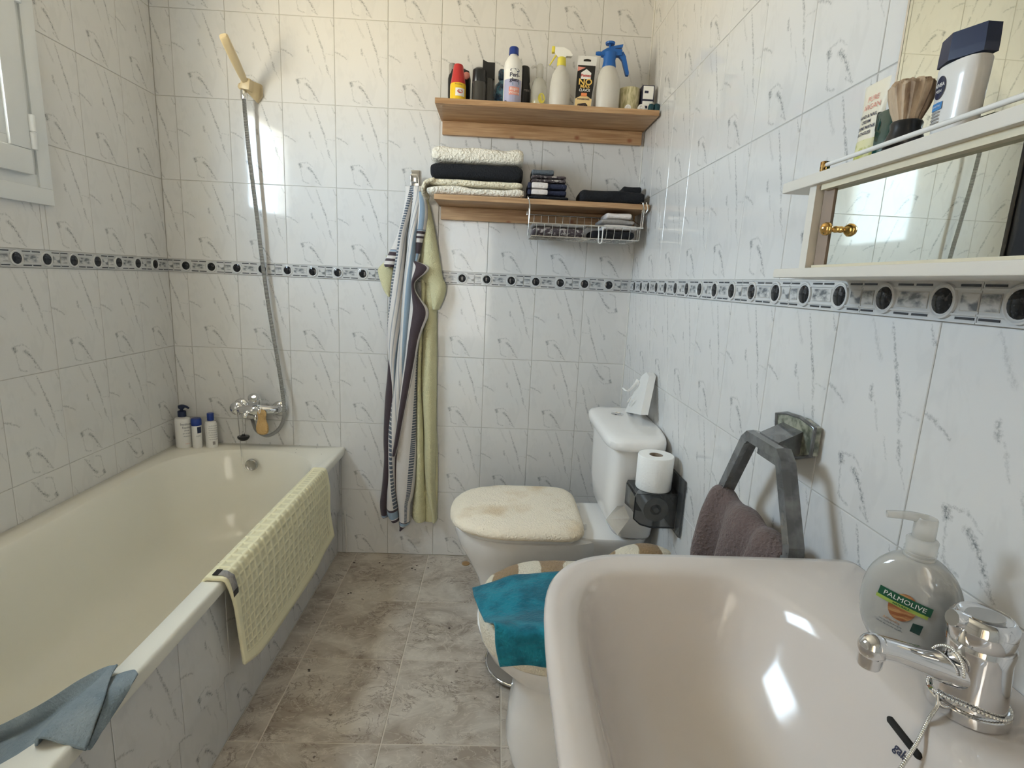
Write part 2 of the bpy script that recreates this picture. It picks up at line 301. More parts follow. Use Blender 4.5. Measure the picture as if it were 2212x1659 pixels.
def root(name,loc,label,cat,group=None):
    o=bpy.data.objects.new(name,None); o.empty_display_size=.02; COL.objects.link(o); o.location=loc; o['label']=label; o['category']=cat
    if group: o['group']=group
    OFF[o]=Vector(loc); return o
def ob(name,mb,mats,parent=None,label=None,cat=None,group=None,loc=None,smooth=True,kind=None,auto=45,mods=(),rc=True):
    off=OFF[parent] if parent else Vector(loc if loc is not None else (0,0,0))
    o=bpy.data.objects.new(name,mesh(name,mb,mats,smooth,off,auto,rc)); COL.objects.link(o)
    if parent: o.parent=parent
    else: o.location=off
    OFF[o]=off
    if label: o['label']=label
    if cat: o['category']=cat
    if group: o['group']=group
    if kind: o['kind']=kind
    for md in mods:
        if md[0]=='sub': x=o.modifiers.new('smooth','SUBSURF'); x.levels=x.render_levels=md[1]
        if md[0]=='sol': x=o.modifiers.new('thickness','SOLIDIFY'); x.thickness=md[1]; x.offset=md[2] if len(md)>2 else 0
    return o
def se(c,rx,ry,n=2.5,N=48,e=None):   # superellipse ring in the xy plane
    R=[]
    for j in range(N):
        a=2*PI*j/N; ca,sa=math.cos(a),math.sin(a)
        R.append(Vector((c[0]+rx*math.copysign(abs(ca)**(2/n),ca),c[1]+ry*math.copysign(abs(sa)**(2/n),sa),c[2])))
    return R
_txt={}
def text(s,size,fn,name,m,parent,ext=0.0002,bold=False,ux=1,res=3):
    """lettering: glyph outlines laid on a surface by fn(x,y)->point"""
    c=bpy.data.curves.new('t','FONT'); c.body=s; c.size=size; c.align_x='CENTER'; c.align_y='CENTER'; c.resolution_u=res
    if bold: c.offset=size*.022
    o=bpy.data.objects.new('t',c); COL.objects.link(o); bpy.context.view_layer.update()
    me=bpy.data.meshes.new_from_object(o.evaluated_get(bpy.context.evaluated_depsgraph_get())); bpy.data.objects.remove(o)
    mb=MB(); mb.add([fn(v.co.x*ux,v.co.y) for v in me.vertices],[list(p.vertices) for p in me.polygons]); bpy.data.meshes.remove(me)
    return ob(name,mb,m,parent,smooth=False,rc=False)
# ================================================================= ROOM
def struct(name,mb,m,smooth=False): return ob(name,mb,m,smooth=smooth,kind='structure')
G=.0016
wb=struct('wall_back',MB().box((-.12,G,0),(W+.12,.12,CH)),'grout')
wr=struct('wall_right',MB().box((W+G,NY,0),(W+.12,G,CH)),'grout')
WY0,WY1,WZ0,WZ1=-1.392,-.568,1.398,2.16     # window opening
m_=MB().box((-.12,WY1,0),(-G,G,CH)).box((-.12,NY,0),(-G,WY0,CH)).box((-.12,WY0,0),(-G,WY1,WZ0)).box((-.12,WY0,WZ1),(-G,WY1,CH))
wl=struct('wall_left',m_,'grout')
DX0,DX1,DZ=.55,1.25,2.02
wf=struct('wall_front',MB().box((-.12,NY-.12,0),(DX0,NY,CH)).box((DX1,NY-.12,0),(W+.12,NY,CH)).box((DX0,NY-.12,DZ),(DX1,NY,CH)),'plaster')
fl=struct('floor',MB().box((-.12,NY-.12,-.1),(W+.12,.12,-.0016)),'fgrout')
struct('ceiling',MB().box((-.12,NY-.12,CH),(W+.12,.12,CH+.1)),'plaster')
# tiles -------------------------------------------------------------
_tc={}
def tile_mesh(u0,u1,v0,v1,kind='wall_tile',m='tile'):
    k=(round(u0,4),round(u1,4),round(v0,4),round(v1,4),m)
    if k in _tc: return _tc[k]
    a=.0009; b=.0009; mb=MB(); v=[]
    for d,y in ((b,0.0),(0,.0009),(0,.0022)):
        v+=[(u0+a+d,y,v0+a+d),(u1-a-d,y,v0+a+d),(u1-a-d,y,v1-a-d),(u0+a+d,y,v1-a-d)]
    f=[[0,1,2,3]]+[[i,(i+4)%8 if 0 else i+4,(i+1)%4+4,(i+1)%4] for i in range(4)]+[[i+4,i+8,(i+1)%4+8,(i+1)%4+4] for i in range(4)]
    mb.add(v,f); me=mesh(kind,mb,m,smooth=False); _tc[k]=me; return me
def put(me,name,parent,loc,rz=0,ry=0):
    o=bpy.data.objects.new(name,me); COL.objects.link(o); o.parent=parent; o.location=loc; o.rotation_euler=(0,ry,rz); return o
def cells(a0,a1,j0,step):
    k=math.floor((a0-j0)/step); out=[]
    while j0+k*step<a1-1e-6:
        lo=j0+k*step; x0=max(a0,lo); x1=min(a1,lo+step)
        if x1-x0>.006: out.append((lo,x0-lo,x1-lo))
        k+=1
    return out
rowsz=[(0,.3),(.3,.6),(.6,.9),(.9,1.2),(1.25,1.55),(1.55,1.85),(1.85,2.15),(2.15,2.45)]
def tile_wall(parent,s0,s1,j0,place,rz,hole=None,skip=None,flip=None):
    for lo,u0,u1 in cells(s0,s1,j0,.2):
        for z0,z1 in rowsz:
            if skip and skip(lo+u0,lo+u1,z0,z1): continue
            parts=[(u0,u1,0,z1-z0)]
            if hole:
                h0,h1,hz0,hz1=hole; A0,A1=lo+u0,lo+u1
                if A0<h1 and A1>h0 and z0<hz1 and z1>hz0:
                    parts=[]
                    if A0<h0: parts.append((u0,h0-lo,0,z1-z0))
                    if A1>h1: parts.append((h1-lo,u1,0,z1-z0))
                    c0,c1=max(A0,h0)-lo,min(A1,h1)-lo
                    if z0<hz0: parts.append((c0,c1,0,hz0-z0))
                    if z1>hz1: parts.append((c0,c1,hz1-z0,z1-z0))
            for p in parts:
                if p[1]-p[0]<.006 or p[3]-p[2]<.006: continue
                if flip and flip(lo+u0,z0):   # laid upside down
                    me=tile_mesh(.2-p[1],.2-p[0],.3-p[3],.3-p[2]); x,y,z=place(lo+.2,z0+.3); put(me,'wall_tile',parent,(x,y,z),rz,PI)
                else:
                    x,y,z=place(lo,z0); put(tile_mesh(*p),'wall_tile',parent,(x,y,z),rz)
tile_wall(wb,0,W,.072,lambda s,z:(s,0,z),0,skip=lambda a,b,z0,z1:b<.6 and z1<=.31,flip=lambda s,z:s>1.6 and .25<z<1.0)
tile_wall(wr,.0,-NY,-.03,lambda s,z:(W,-s,z),-PI/2)
tile_wall(wl,NY,0,-.187,lambda s,z:(0,s,z),PI/2,hole=(WY0,WY1,WZ0,WZ1),skip=lambda a,b,z0,z1:z1<=.31 and a>-1.7,flip=lambda s,z:(z<.35 and s>-1.4))
# listel border: one tile = two roundels ------------------------------
def listel_mesh(u0,u1,ph):
    k=('L',round(u0,4),round(u1,4),ph)
    if k in _tc: return _tc[k]
    mb=MB(); a=.0006
    mb.box((u0+a,-.002,.0006),(u1-a,.0022,.0494),0)
    for z in (.0105,.0395): mb.box((u0+a,-.0042,z-.0012),(u1-a,-.002,z+.0012),0)
    for z in (.0015,.0485): mb.box((u0+a,-.0036,z-.0009),(u1-a,-.002,z+.0009),0)
    c=[x for x in (-.05,.05,.15,.25)]
    for cx in c:
        x0,x1=max(u0+.001,cx+.024),min(u1-.001,cx+.076)
        if x1-x0>.004: mb.box((x0,-.0027,.0145),(x1,-.002,.0355),3); mb.box((x0+.0008,-.0030,.0153),(x1-.0008,-.0026,.0347),1)
        for z in (.006,.044):
            for q0,q1 in ((.021,.047),(.053,.079)):
                x0,x1=max(u0+.001,cx+q0),min(u1-.001,cx+q1)
                if x1-x0>.003: mb.box((x0,-.0030,z-.0014),(x1,-.002,z+.0014),2)
        if cx-.021>u0-.001 and cx+.021<u1+.001:
            R=[]
            for rr,y in ((.0205,-.002),(.0200,-.0052),(.0180,-.0058),(.0165,-.0045),(.0150,-.0045)):
                R.append([Vector((cx+rr*math.cos(2*PI*j/24),y,.025+rr*1.07*math.sin(2*PI*j/24))) for j in range(24)])
            mb.rings(R,0,(False,True))
    me=mesh('border_tile',mb,['listel','listel_vein','listel_dark','grout'],smooth=True,auto=35); _tc[k]=me; return me
rb=MB(); R=[]
for rr,y in ((.0150,-.0045),(.0145,-.0056),(.0100,-.0068),(.004,-.0073)): R.append([Vector((rr*math.cos(2*PI*j/20),y,rr*1.07*math.sin(2*PI*j/20))) for j in range(20)])
rb.rings(R,0,(False,True)); RM=mesh('roundel',rb,'listel_black')
def border(parent,s0,s1,j0,place,rz):
    for lo,u0,u1 in cells(s0,s1,j0,.2):
        x,y,z=place(lo,1.2); o=put(listel_mesh(u0,u1,0),'border_tile',parent,(x,y,z),rz)
        for cx in (.05,.15):
            if cx-.021>u0-.001 and cx+.021<u1+.001: put(RM,'roundel',o,(cx,0,.025))
border(wb,0,W,.022,lambda s,z:(s,0,z),0)
border(wr,0,-NY,.0196,lambda s,z:(W,-s,z),-PI/2)
border(wl,NY,0,-.137,lambda s,z:(0,s,z),PI/2)
# floor tiles ---------------------------------------------------------
xs=[.652,.735,1.055,1.375,1.695,W]; ys=[0,-.356,-.676,-.996,-1.316,-1.636,-1.956,-2.276,-2.596,NY]
for i in range(len(xs)-1):
    for j in range(len(ys)-1):
        w_,d_=xs[i+1]-xs[i],ys[j]-ys[j+1]; kk=('F',round(w_,4),round(d_,4))
        if kk not in _tc:
            mb=MB(); a=.0017; v=[]
            for d,z in ((.001,0),(0,-.001),(0,-.0022)): v+=[(a+d,a+d,z),(w_-a-d,a+d,z),(w_-a-d,d_-a-d,z),(a+d,d_-a-d,z)]
            mb.add(v,[[0,1,2,3]]+[[q,q+4,(q+1)%4+4,(q+1)%4] for q in range(4)]+[[q+4,q+8,(q+1)%4+8,(q+1)%4+4] for q in range(4)]); _tc[kk]=mesh('floor_tile',mb,'floor',smooth=False)
        put(_tc[kk],'floor_tile',fl,(xs[i],ys[j+1],0))
struct('trim_1',MB().tube([(W-.002,-.002,1.255),(W-.002,-.002,2.45)],.0025,8),'caulk',True)
struct('trim_2',MB().tube([(W-.002,-.002,.0),(W-.002,-.002,1.197)],.0025,8),'caulk',True)
struct('trim_3',MB().tube([(.69,-.0015,.002),(.685,-.0015,.20)],.0042,8),'caulk',True)
# window ----------------------------------------------------------------
wn=bpy.data.objects.new('window_1',None); COL.objects.link(wn); wn.location=(0,-.97,1.76); wn['kind']='structure'; OFF[wn]=Vector(wn.location)
def frame(y0,y1,z0,z1,w,x0,x1,bev=.002):
    mb=MB()
    mb.box((x0,y0,z0),(x1,y1,z0+w),0,bev).box((x0,y0,z1-w),(x1,y1,z1),0,bev).box((x0,y0,z0+w),(x1,y0+w,z1-w),0,bev).box((x0,y1-w,z0+w),(x1,y1,z1-w),0,bev); return mb
ob('casing',frame(-1.412,-.548,1.378,2.18,.045,-.003,.014),'white_paint',wn)
ob('window_frame',frame(-1.378,-.582,1.412,2.146,.046,-.07,.008),'white_paint',wn)
sa=ob('sash',frame(-1.34,-.618,1.452,2.102,.066,-.045,.024,.004),'white_paint',wn)
ob('glazing_bead',frame(-1.276,-.682,1.516,2.038,.026,-.03,.016,.002),'white_paint',sa)
ob('pane',MB().box((-.010,-1.262,1.530),(-.006,-.696,2.024)),'pane',wn,smooth=False)
for z in (1.565,1.93):
    h=ob('hinge',MB().lathe((.026,-.612,z-.045),[(.0075,0),(.0085,.002),(.0085,.043),(.0065,.044),(.0065,.046),(.0085,.047),(.0085,.088),(.0075,.09)],14),'white_paint',wn)
ob('handle',MB().box((.024,-1.325,1.72),(.034,-1.3,1.80),0,.003).box((.034,-1.319,1.66),(.052,-1.305,1.775),0,.004),'chrome',wn)
struct('trim_4',MB().box((-.12,WY0-.001,WZ0-.012),(-.07,WY1+.001,WZ0)),'plaster')
# door opening with a dark wooden door ajar behind the camera and a plain corridor beyond it
cr=struct('wall_corridor',MB().box((-.3,-4.3,0),(2.2,-4.2,CH)).box((-.4,-4.3,0),(-.3,NY-.12,CH)).box((2.2,-4.3,0),(2.3,NY-.12,CH)).box((-.4,-4.3,CH),(2.3,NY-.12,CH+.1)).box((-.4,-4.3,-.1),(2.3,NY-.12,-.001)),'plaster')
dr=bpy.data.objects.new('door_1',None); COL.objects.link(dr); dr.location=(DX0,NY,0); dr['kind']='structure'; OFF[dr]=Vector(dr.location)
ob('door_casing',MB().box((DX0-.06,NY,0),(DX0,NY+.015,DZ+.06),0,.003).box((DX1,NY,0),(DX1+.06,NY+.015,DZ+.06),0,.003).box((DX0,NY,DZ),(DX1,NY+.015,DZ+.06),0,.003),'doorpaint',dr)
lf=ob('leaf',MB().box((DX0+.003,NY-.10,.008),(DX0+.043,NY-.12-.66,DZ-.006),0,.003),'doorpaint',dr)
ob('door_handle',MB().tube([(DX0+.043,NY-.72,1.02),(DX0+.085,NY-.72,1.02),(DX0+.085,NY-.62,1.02)],.008,10,sub=4),'brass',lf)
# ================================================================= BATHTUB
tb=root('bathtub',(.34,-.85,0),'cream enamelled built-in bathtub with tiled side along the left wall','bathtub')
TZ=.492; mb=MB(); N=72
outer=[]
def rr(x0,x1,y0,y1,z,rb,rf,K=10,M_=8):
    """rounded rectangle ring; rb = (rx,ry) corner radius at the wall end, rf at the near end"""
    out=[]; cs=[(x1-rb[0],y1-rb[1],rb,0),(x0+rb[0],y1-rb[1],rb,1),(x0+rf[0],y0+rf[1],rf,2),(x1-rf[0],y0+rf[1],rf,3)]
    for q in range(4):
        cx,cy,r_,k=cs[q]; nx=cs[(q+1)%4]
        for i in range(K+1):
            a=PI/2*(k+i/K); out.append(Vector((cx+r_[0]*math.cos(a),cy+r_[1]*math.sin(a),z)))
        a=out[-1]; b=Vector((nx[0]+nx[2][0]*math.cos(PI/2*nx[3]),nx[1]+nx[2][1]*math.sin(PI/2*nx[3]),z))
        for i in range(1,M_): out.append(a+(b-a)*i/M_)
    return out
e4=(.004,.004); R=[]
R.append(rr(.001,.688,-1.70,-.001,TZ-.032,e4,e4)); R.append(rr(.001,.690,-1.70,-.001,TZ-.008,e4,e4)); R.append(rr(.001,.687,-1.70,-.001,TZ-.001,e4,e4)); R.append(rr(.002,.682,-1.698,-.002,TZ,e4,e4))
for dx,dy,_,z in [(0,.0,.0,TZ),(.003,.004,0,TZ-.003),(.010,.014,0,TZ-.014),(.018,.030,0,TZ-.04),(.034,.06,0,TZ-.14),(.048,.09,0,TZ-.24),(.065,.12,0,TZ-.31),(.10,.17,0,TZ-.345),(.16,.25,0,TZ-.36),(.22,.36,0,TZ-.365)]:
    R.append(rr(.068+dx,.645-dx,-1.625+dy*.9,-.075-dy*.6,z,(.26-dx*.8,.24-dx*.7),(.2-dx*.6,.2-dx*.6)))
mb.rings(R,0,(False,True))
ob('basin',mb,'enamel',tb,auto=60)
ap=MB().box((.647,-1.70,0),(.6505,-.002,TZ-.03)); apn=ob('apron',ap,'grout',tb,smooth=False)
# apron tiles
for (z0,z1) in ((0,.205),(.205,.462)):
    for lo,u0,u1 in cells(-1.70,-.004,-.187,.2):
        k=('A',z0,round(u0,3),round(u1,3))
        if k not in _tc: _tc[k]=tile_mesh(u0,u1,(.3-(z1-z0)) if z0 else 0,.3 if z0 else z1)
        me=_tc[k]; dz=z0-((.3-(z1-z0)) if z0 else 0)
        o=put(me,'apron_tile',apn,Vector((.652+(.014 if z0 else 0),lo,dz))-OFF[tb],PI/2)
ob('apron_backing',MB().box((.6505,-1.70,.2055),(.6645,-.002,.4615)),'grout',tb,smooth=False)
wy=(0.345,-0.125,0.441)
ov=ob('overflow',MB().lathe((wy[0],-.118,wy[2]),[(.024,-.004),(.024,.005),(.021,.007),(.019,.0055),(.004,.006)],28,axis='y'),'chrome2',tb)
# bath mixer ---------------------------------------------------------------
mx=root('bath_mixer',(.36,0,.66),'chrome bath mixer tap with lever on the tiled wall above the bathtub','tap')
eL=(0.263,-0.03,0.657); eR=(0.422,-0.02,0.653)
for c in (eL,eR): ob('escutcheon',MB().lathe((c[0],0,c[2]),[(.033,0),(.033,.006),(.029,.014),(.018,.018),(.014,.03)],26,axis='y'),'chrome',mx)
ob('union_nut',MB().lathe((eL[0],-.034,eL[2]),[(.024,0),(.027,.004),(.027,.018),(.018,.026),(.003,.029)],24,axis='y'),'chrome',mx)
bc=(0.345,-0.06,0.658)
ob('body',MB().tube([(eL[0]+.004,-.035,eL[2]),(eL[0]+.03,-.058,eL[2]-.004),(bc[0],-.064,bc[2]),(eR[0]-.03,-.056,eR[2]+.004),(eR[0]-.004,-.032,eR[2])],lambda t:.0175+.006*math.exp(-((t-.45)*6)**2),16,sub=6),'chrome',mx)
lv=(0.35,-0.075,0.71)
ob('lever',MB().sphere((lv[0]-.004,-.072,lv[2]),.024,14,sc=(1,1,.85)).tube([(lv[0],-.085,lv[2]+.002),(lv[0]+.02,-.12,lv[2]+.014),(lv[0]+.028,-.145,lv[2]+.022)],lambda t:.012-.004*t,12,sub=5,flat=.6),'chrome',mx)
kb=(0.316,-0.085,0.64)
ob('spout',MB().tube([(bc[0]-.012,-.065,bc[2]-.004),(kb[0]+.004,-.078,kb[2]+.010),(kb[0],-.088,kb[2]-.002)],.0125,14,sub=5).sphere((kb[0],-.088,kb[2]),.0145),'chrome',mx)
ob('hose_outlet',MB().lathe((bc[0]-.004,-.05,bc[2]-.045),[(.010,0),(.012,.004),(.012,.022),(.009,.026)],14),'chrome',mx)
# shower ------------------------------------------------------------------
sh=root('hand_shower',[0.355,-0.04,1.889],'yellowed plastic hand shower in its wall bracket above the bath with a steel hose','shower')
b0=(0.361,-0.05,1.886)
ob('bracket',MB().box((b0[0]-.012,-.07,b0[2]-.018),(b0[0]+.022,-.035,b0[2]+.022),0,.005,Matrix.Rotation(.15,3,'Y')).prism([(b0[0]+.003,-.045,b0[2]-.022),(b0[0]+.022,-.001,b0[2]-.046),(b0[0]+.042,-.001,b0[2]-.02),(b0[0]+.04,-.001,b0[2]+.018),(b0[0]+.008,-.045,b0[2]+.022)],(0,-.012,0)).sphere((b0[0]-.017,-.05,b0[2]-.004),.012),'ivory',sh)
t0=(0.364,-0.07,1.9); t1=(0.378,-0.24,1.978)
ax=(Vector(t1)-Vector(t0)); side=Vector((1,.25,.3)); side-=ax*side.dot(ax)/ax.dot(ax); side.normalize(); nn=ax.normalized().cross(side)
R=[]
for t,w_,h_ in ((-.02,.010,.010),(.1,.0125,.012),(.5,.0145,.012),(.85,.0145,.011),(.97,.014,.010),(1.0,.010,.006)):
    c=Vector(t0)+ax*t; R.append([c+side*w_*math.copysign(abs(math.cos(a))**.5,math.cos(a))+nn*h_*math.copysign(abs(math.sin(a))**.5,math.sin(a)) for a in [2*PI*j/24 for j in range(24)]])
ob('handle',MB().rings(R),'ivory',sh)
hp=[(0.354,-0.055,1.866),(0.353,-0.05,1.798),(0.359,-0.045,1.654),(0.367,-0.04,1.53),(0.375,-0.035,1.412),(0.384,-0.03,1.263),(0.397,-0.028,1.119),(0.412,-0.028,0.99),(0.43,-0.03,0.859),(0.449,-0.045,0.746),(0.458,-0.055,0.641),(0.437,-0.06,0.58),(0.389,-0.065,0.55),(0.343,-0.06,0.573),(0.326,-0.052,0.616)]
ob('hose',MB().tube(hp,.0072,10,sub=8),'hose',sh)
ob('hose_nut',MB().lathe((hp[0][0],hp[0][1],hp[0][2]-.03),[(.010,0),(.0115,.003),(.0115,.03),(.009,.034)],14),'chrome',sh)
# plug on its chain
pg=root('bath_plug',[0.29,-0.06,0.537],'black rubber bath plug hanging on a chain from the bath mixer','plug')
pc=(0.29,-0.06,0.539); pt=(0.283,-0.045,0.612)
ob('stopper',MB().lathe(pc,[(.016,-.012),(.021,-.006),(.024,0),(.023,.004),(.008,.006),(.006,.012)],22),'black',pg)
ob('ring',MB().tube([(pc[0]+.006*math.cos(a),pc[1],pc[2]+.018+.006*math.sin(a)) for a in [2*PI*j/12 for j in range(12)]],.001,6,closed=True),'chrome',pg)
ob('chain',MB().tube([(pc[0],pc[1],pc[2]+.024),pt],.0011,6),'chrome2',pg)
ch=root('overflow_chain',[0.276,-0.05,0.623],'thin chain hanging from the bath mixer down to the round overflow of the bathtub','chain')
ob('links',MB().tube([(0.274,-0.066,0.647),(0.281,-0.074,0.571),(0.288,-0.084,0.503),(0.308,-0.117,0.447),(0.329,-0.133,0.418)],.0013,6,sub=5),'chrome2',ch)
sg=root('bath_sponge',[0.382,-0.09,0.628],'orange natural bath sponge hanging on a white loop from the bath mixer','sponge')
s0=(0.382,-0.09,0.614)
mb=MB()
R=[]
for h,w_ in ((-.052,.010),(-.048,.022),(-.03,.027),(-.008,.024),(.010,.015),(.024,.017),(.040,.019),(.050,.014),(.054,.004)):
    R.append([Vector((s0[0]+w_*math.cos(a)*(1+.12*noise.noise(Vector((a*2,h*60,0)))),s0[1]+w_*.55*math.sin(a),s0[2]+h)) for a in [2*PI*j/20 for j in range(20)]])
ob('sponge_body',mb.rings(R),'sponge',sg,mods=[('sub',1)])
ob('cord',MB().tube([(s0[0]-.004,s0[1]-.012,s0[2]+.038),(s0[0]-.012,s0[1]-.006,s0[2]+.06),(s0[0]-.012,s0[1],s0[2]+.085),(s0[0]-.004,s0[1]+.004,s0[2]+.095),(s0[0]-.002,s0[1],s0[2]+.07),(s0[0]-.002,s0[1]-.012,s0[2]+.042)],.0012,6,sub=5),'txwhite',sg)
# bottles on the bath rim ---------------------------------------------------
def wrap(c,r,z0,ang0,sx=1,sy=1,eps=.0005):
    """place flat (x,y) lettering on an elliptic cylinder; ang0 = direction of the label centre"""
    def fn(x,y):
        a=ang0+x/r; return Vector((c[0]+(r*sx+eps)*math.cos(a),c[1]+(r*sy+eps)*math.sin(a),z0+y))
    return fn
def patch(c,r,z0,z1,a0,a1,sx=1,sy=1,n=12,eps=.0003,outline=None):
    mb=MB(); P=[[Vector((c[0]+(r*sx+eps)*math.cos(a0+(a1-a0)*i/n),c[1]+(r*sy+eps)*math.sin(a0+(a1-a0)*i/n),z)) for i in range(n+1)] for z in (z0,z1)]
    return mb.rings(P,0,(False,False),closed=False)
def pump_bottle(c,h,r,label):
    t=root('lotion_bottle',(c[0],c[1],c[2]),label,'bottle','toiletries on the bath rim')
    ob('bottle_body',MB().lathe(c,[(r*.93,0),(r,.004),(r,h*.9),(r*.93,h*.97),(r*.4,h),(r*.38,h+.006)],28,sx=1,sy=.7),'white_plastic',t)
    ob('collar',MB().lathe((c[0],c[1],c[2]+h+.004),[(r*.5,0),(r*.5,.022),(r*.42,.024),(r*.2,.026),(r*.2,.036)],20),'navy',t)
    ob('pump_head',MB().lathe((c[0],c[1],c[2]+h+.036),[(r*.3,0),(r*.42,.004),(r*.42,.013),(r*.3,.016)],18).tube([(c[0],c[1],c[2]+h+.046),(c[0]+.018,c[1]-.004,c[2]+h+.047),(c[0]+.033,c[1]-.008,c[2]+h+.042)],lambda q:.007-.003*q,10,sub=4),'navy',t)
    return t
A0=math.atan2(-2.21,1.2)
c=(.052,-.070,TZ); t=pump_bottle(c,.125,.031,'tallest white pump bottle with navy pump on the bath rim corner')
for i,(s,z,m,sz) in enumerate((('Instituto',.100,'navy',.014),('Español',.086,'navy',.011),('avena',.074,'navy',.009),('gel de baño',.062,'greytowel',.007),('emoliente',.050,'greytowel',.007),('1250 ml',.018,'salmon',.006))):
    text(s,sz,wrap(c,.031,c[2]+z,A0+.35,1,.7),'lettering',m,t)
c=(.108,-.072,TZ); r=.0185
t=root('cream_bottle',c,'small white bottle with wide blue cap, middle of the three on the bath rim','bottle','toiletries on the bath rim')
ob('bottle_body',MB().lathe(c,[(r*.9,0),(r,.004),(r,.092),(r*.95,.096)],24),'white_plastic',t)
ob('cap',MB().lathe((c[0],c[1],c[2]+.095),[(r*1.02,0),(r*1.05,.002),(r*1.05,.024),(r*.9,.029),(.004,.030)],24),'navy2',t)
ob('label_band',patch(c,r,c[2]+.064,c[2]+.090,A0+.1,A0+1.0),'navy',t)
text('LOC',.008,wrap(c,r,c[2]+.052,A0+.3),'lettering','greytowel',t)
c=(.160,-.060,TZ); r=.0235
t=root('shampoo_bottle',c,'white bottle with narrow blue cap, rightmost of the three on the bath rim','bottle','toiletries on the bath rim')
ob('bottle_body',MB().lathe(c,[(r*.92,0),(r,.005),(r,.098),(r*.85,.108),(r*.42,.112),(r*.42,.118)],26,sy=.75),'white_plastic',t)
ob('cap',MB().lathe((c[0],c[1],c[2]+.114),[(r*.52,0),(r*.55,.001),(r*.55,.029),(r*.48,.031)],20),'navy2',t)
for i in range(7): text('uso diario piel seca' if i%2 else 'ingredientes agua',.0052,wrap(c,r,c[2]+.094-i*.0095,A0+.25,1,.75),'lettering','greytowel',t)
ob('label_box',patch(c,r,c[2]+.014,c[2]+.028,A0+.0,A0+.45,1,.75),'greycloth',t)
# ================================================================= towels on the bath rim
def sheet(name,rows,m,sub=(6,6),thick=.004,parent=None,wob=0,seed=0,**kw):
    """smooth cloth through a grid of 3-D control points"""
    P=[catmull([Vector(p) for p in r],sub[0]) for r in rows]; cols=list(zip(*P)); cols=[catmull(list(c),sub[1]) for c in cols]; G_=list(zip(*cols))
    if wob: G_=[[p+Vector((noise.noise(p*18+Vector((seed,0,0))),noise.noise(p*18+Vector((0,seed,5))),noise.noise(p*18+Vector((3,0,seed)))))*wob for p in r] for r in G_]
    n=len(G_[0]); mb=MB(); v=[p for q in G_ for p in q]; cu=[0]
    mid=G_[len(G_)//2]
    for a,b in zip(mid,mid[1:]): cu.append(cu[-1]+(b-a).length)
    cu=[c/cu[-1] for c in cu]; uv=[(cu[j],i/(len(G_)-1)) for i in range(len(G_)) for j in range(n)]
    mb.add(v,[[i*n+j,i*n+j+1,(i+1)*n+j+1,(i+1)*n+j] for i in range(len(G_)-1) for j in range(n-1)],0,uv)
    return ob(name,mb,m,parent,mods=[('sol',thick,0)],auto=80,rc=False,**kw)
ys_=[-1.045,-.9,-.7,-.5,-.38,-.285]
rows=[]
for i,y in enumerate(ys_):
    e_=[.0,.012,.0,.012,.0,.0][i]; sk=.03*(i==0)
    zb=[.222,.205,.190,.185,.195,.215][i]; bow=[.012,.020,.022,.018,.018,.022][i]
    rows.append([(.640,y,.468),(.650,y,.496),(.672,y,.4985),(.692,y,.497),(.700,y+sk*.2,.482),(.700+bow*.4,y+sk*.8,.42),(.693+bow*.7,y+sk*1.5,.33),(.690+bow+.004*(i%2),y+sk*2+.004*i,zb)])
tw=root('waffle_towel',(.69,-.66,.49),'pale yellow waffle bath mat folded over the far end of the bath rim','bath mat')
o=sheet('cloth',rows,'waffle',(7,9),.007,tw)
me=o.data
for l in me.uv_layers[0].data: l.uv=(l.uv[1],l.uv[0])
ob('label_tag',MB().rings([[Vector(p)+Vector((0,d,0)) for p in [(.668,-1.035,.5045),(.690,-1.036,.5035),(.7035,-1.034,.492),(.7065,-1.030,.47),(.7065,-1.024,.447)]] for d in (0,-.003,.018)][0:1]+[[Vector(p)+Vector((0,.022,.0)) for p in [(.668,-1.035,.5045),(.690,-1.036,.5035),(.7045,-1.034,.492),(.7075,-1.030,.47),(.7075,-1.024,.447)]]],0,(False,False),closed=False),'greycloth',tw,rc=False,mods=[('sol',.0012)],label='grey and black care tag')
ob('tag_end',MB().box((.7055,-1.026,.440),(.7085,-1.003,.455)),'black',tw,smooth=False); ob('tag_end',MB().box((.665,-1.036,.5035),(.678,-1.012,.506)),'black',tw,smooth=False)
cl=root('blue_cloth',(.66,-1.43,.49),'blue-grey cloth thrown over the near end of the bath rim','cloth')
rows=[[(0.42,-1.384,0.387),(0.52,-1.363,0.436),(0.6,-1.354,0.49),(0.632,-1.344,0.502),(.648,-1.340,.503),(0.652,-1.339,0.505)],
      [(0.42,-1.393,0.38),(0.525,-1.371,0.422),(0.595,-1.362,0.471),(0.63,-1.359,0.49),(.648,-1.362,.507),(0.661,-1.366,0.506)],
      [(0.41,-1.39,0.359),(0.52,-1.377,0.402),(0.59,-1.377,0.456),(0.628,-1.382,0.48),(.647,-1.388,.506),(0.672,-1.393,0.505)],
      [(0.45,-1.432,0.385),(0.55,-1.428,0.428),(0.6,-1.419,0.462),(0.632,-1.418,0.48),(.646,-1.425,.510),(0.693,-1.434,0.509)],
      [(0.45,-1.435,0.368),(0.56,-1.456,0.432),(0.6,-1.448,0.458),(0.632,-1.459,0.48),(.646,-1.468,.509),(0.699,-1.465,0.49)],
      [(0.47,-1.462,0.381),(0.57,-1.49,0.444),(0.61,-1.492,0.469),(0.634,-1.498,0.481),(.648,-1.502,.508),(0.706,-1.492,0.478)]]
sheet('cloth',rows,'bluecloth',(7,6),.004,cl,wob=.003,seed=3)
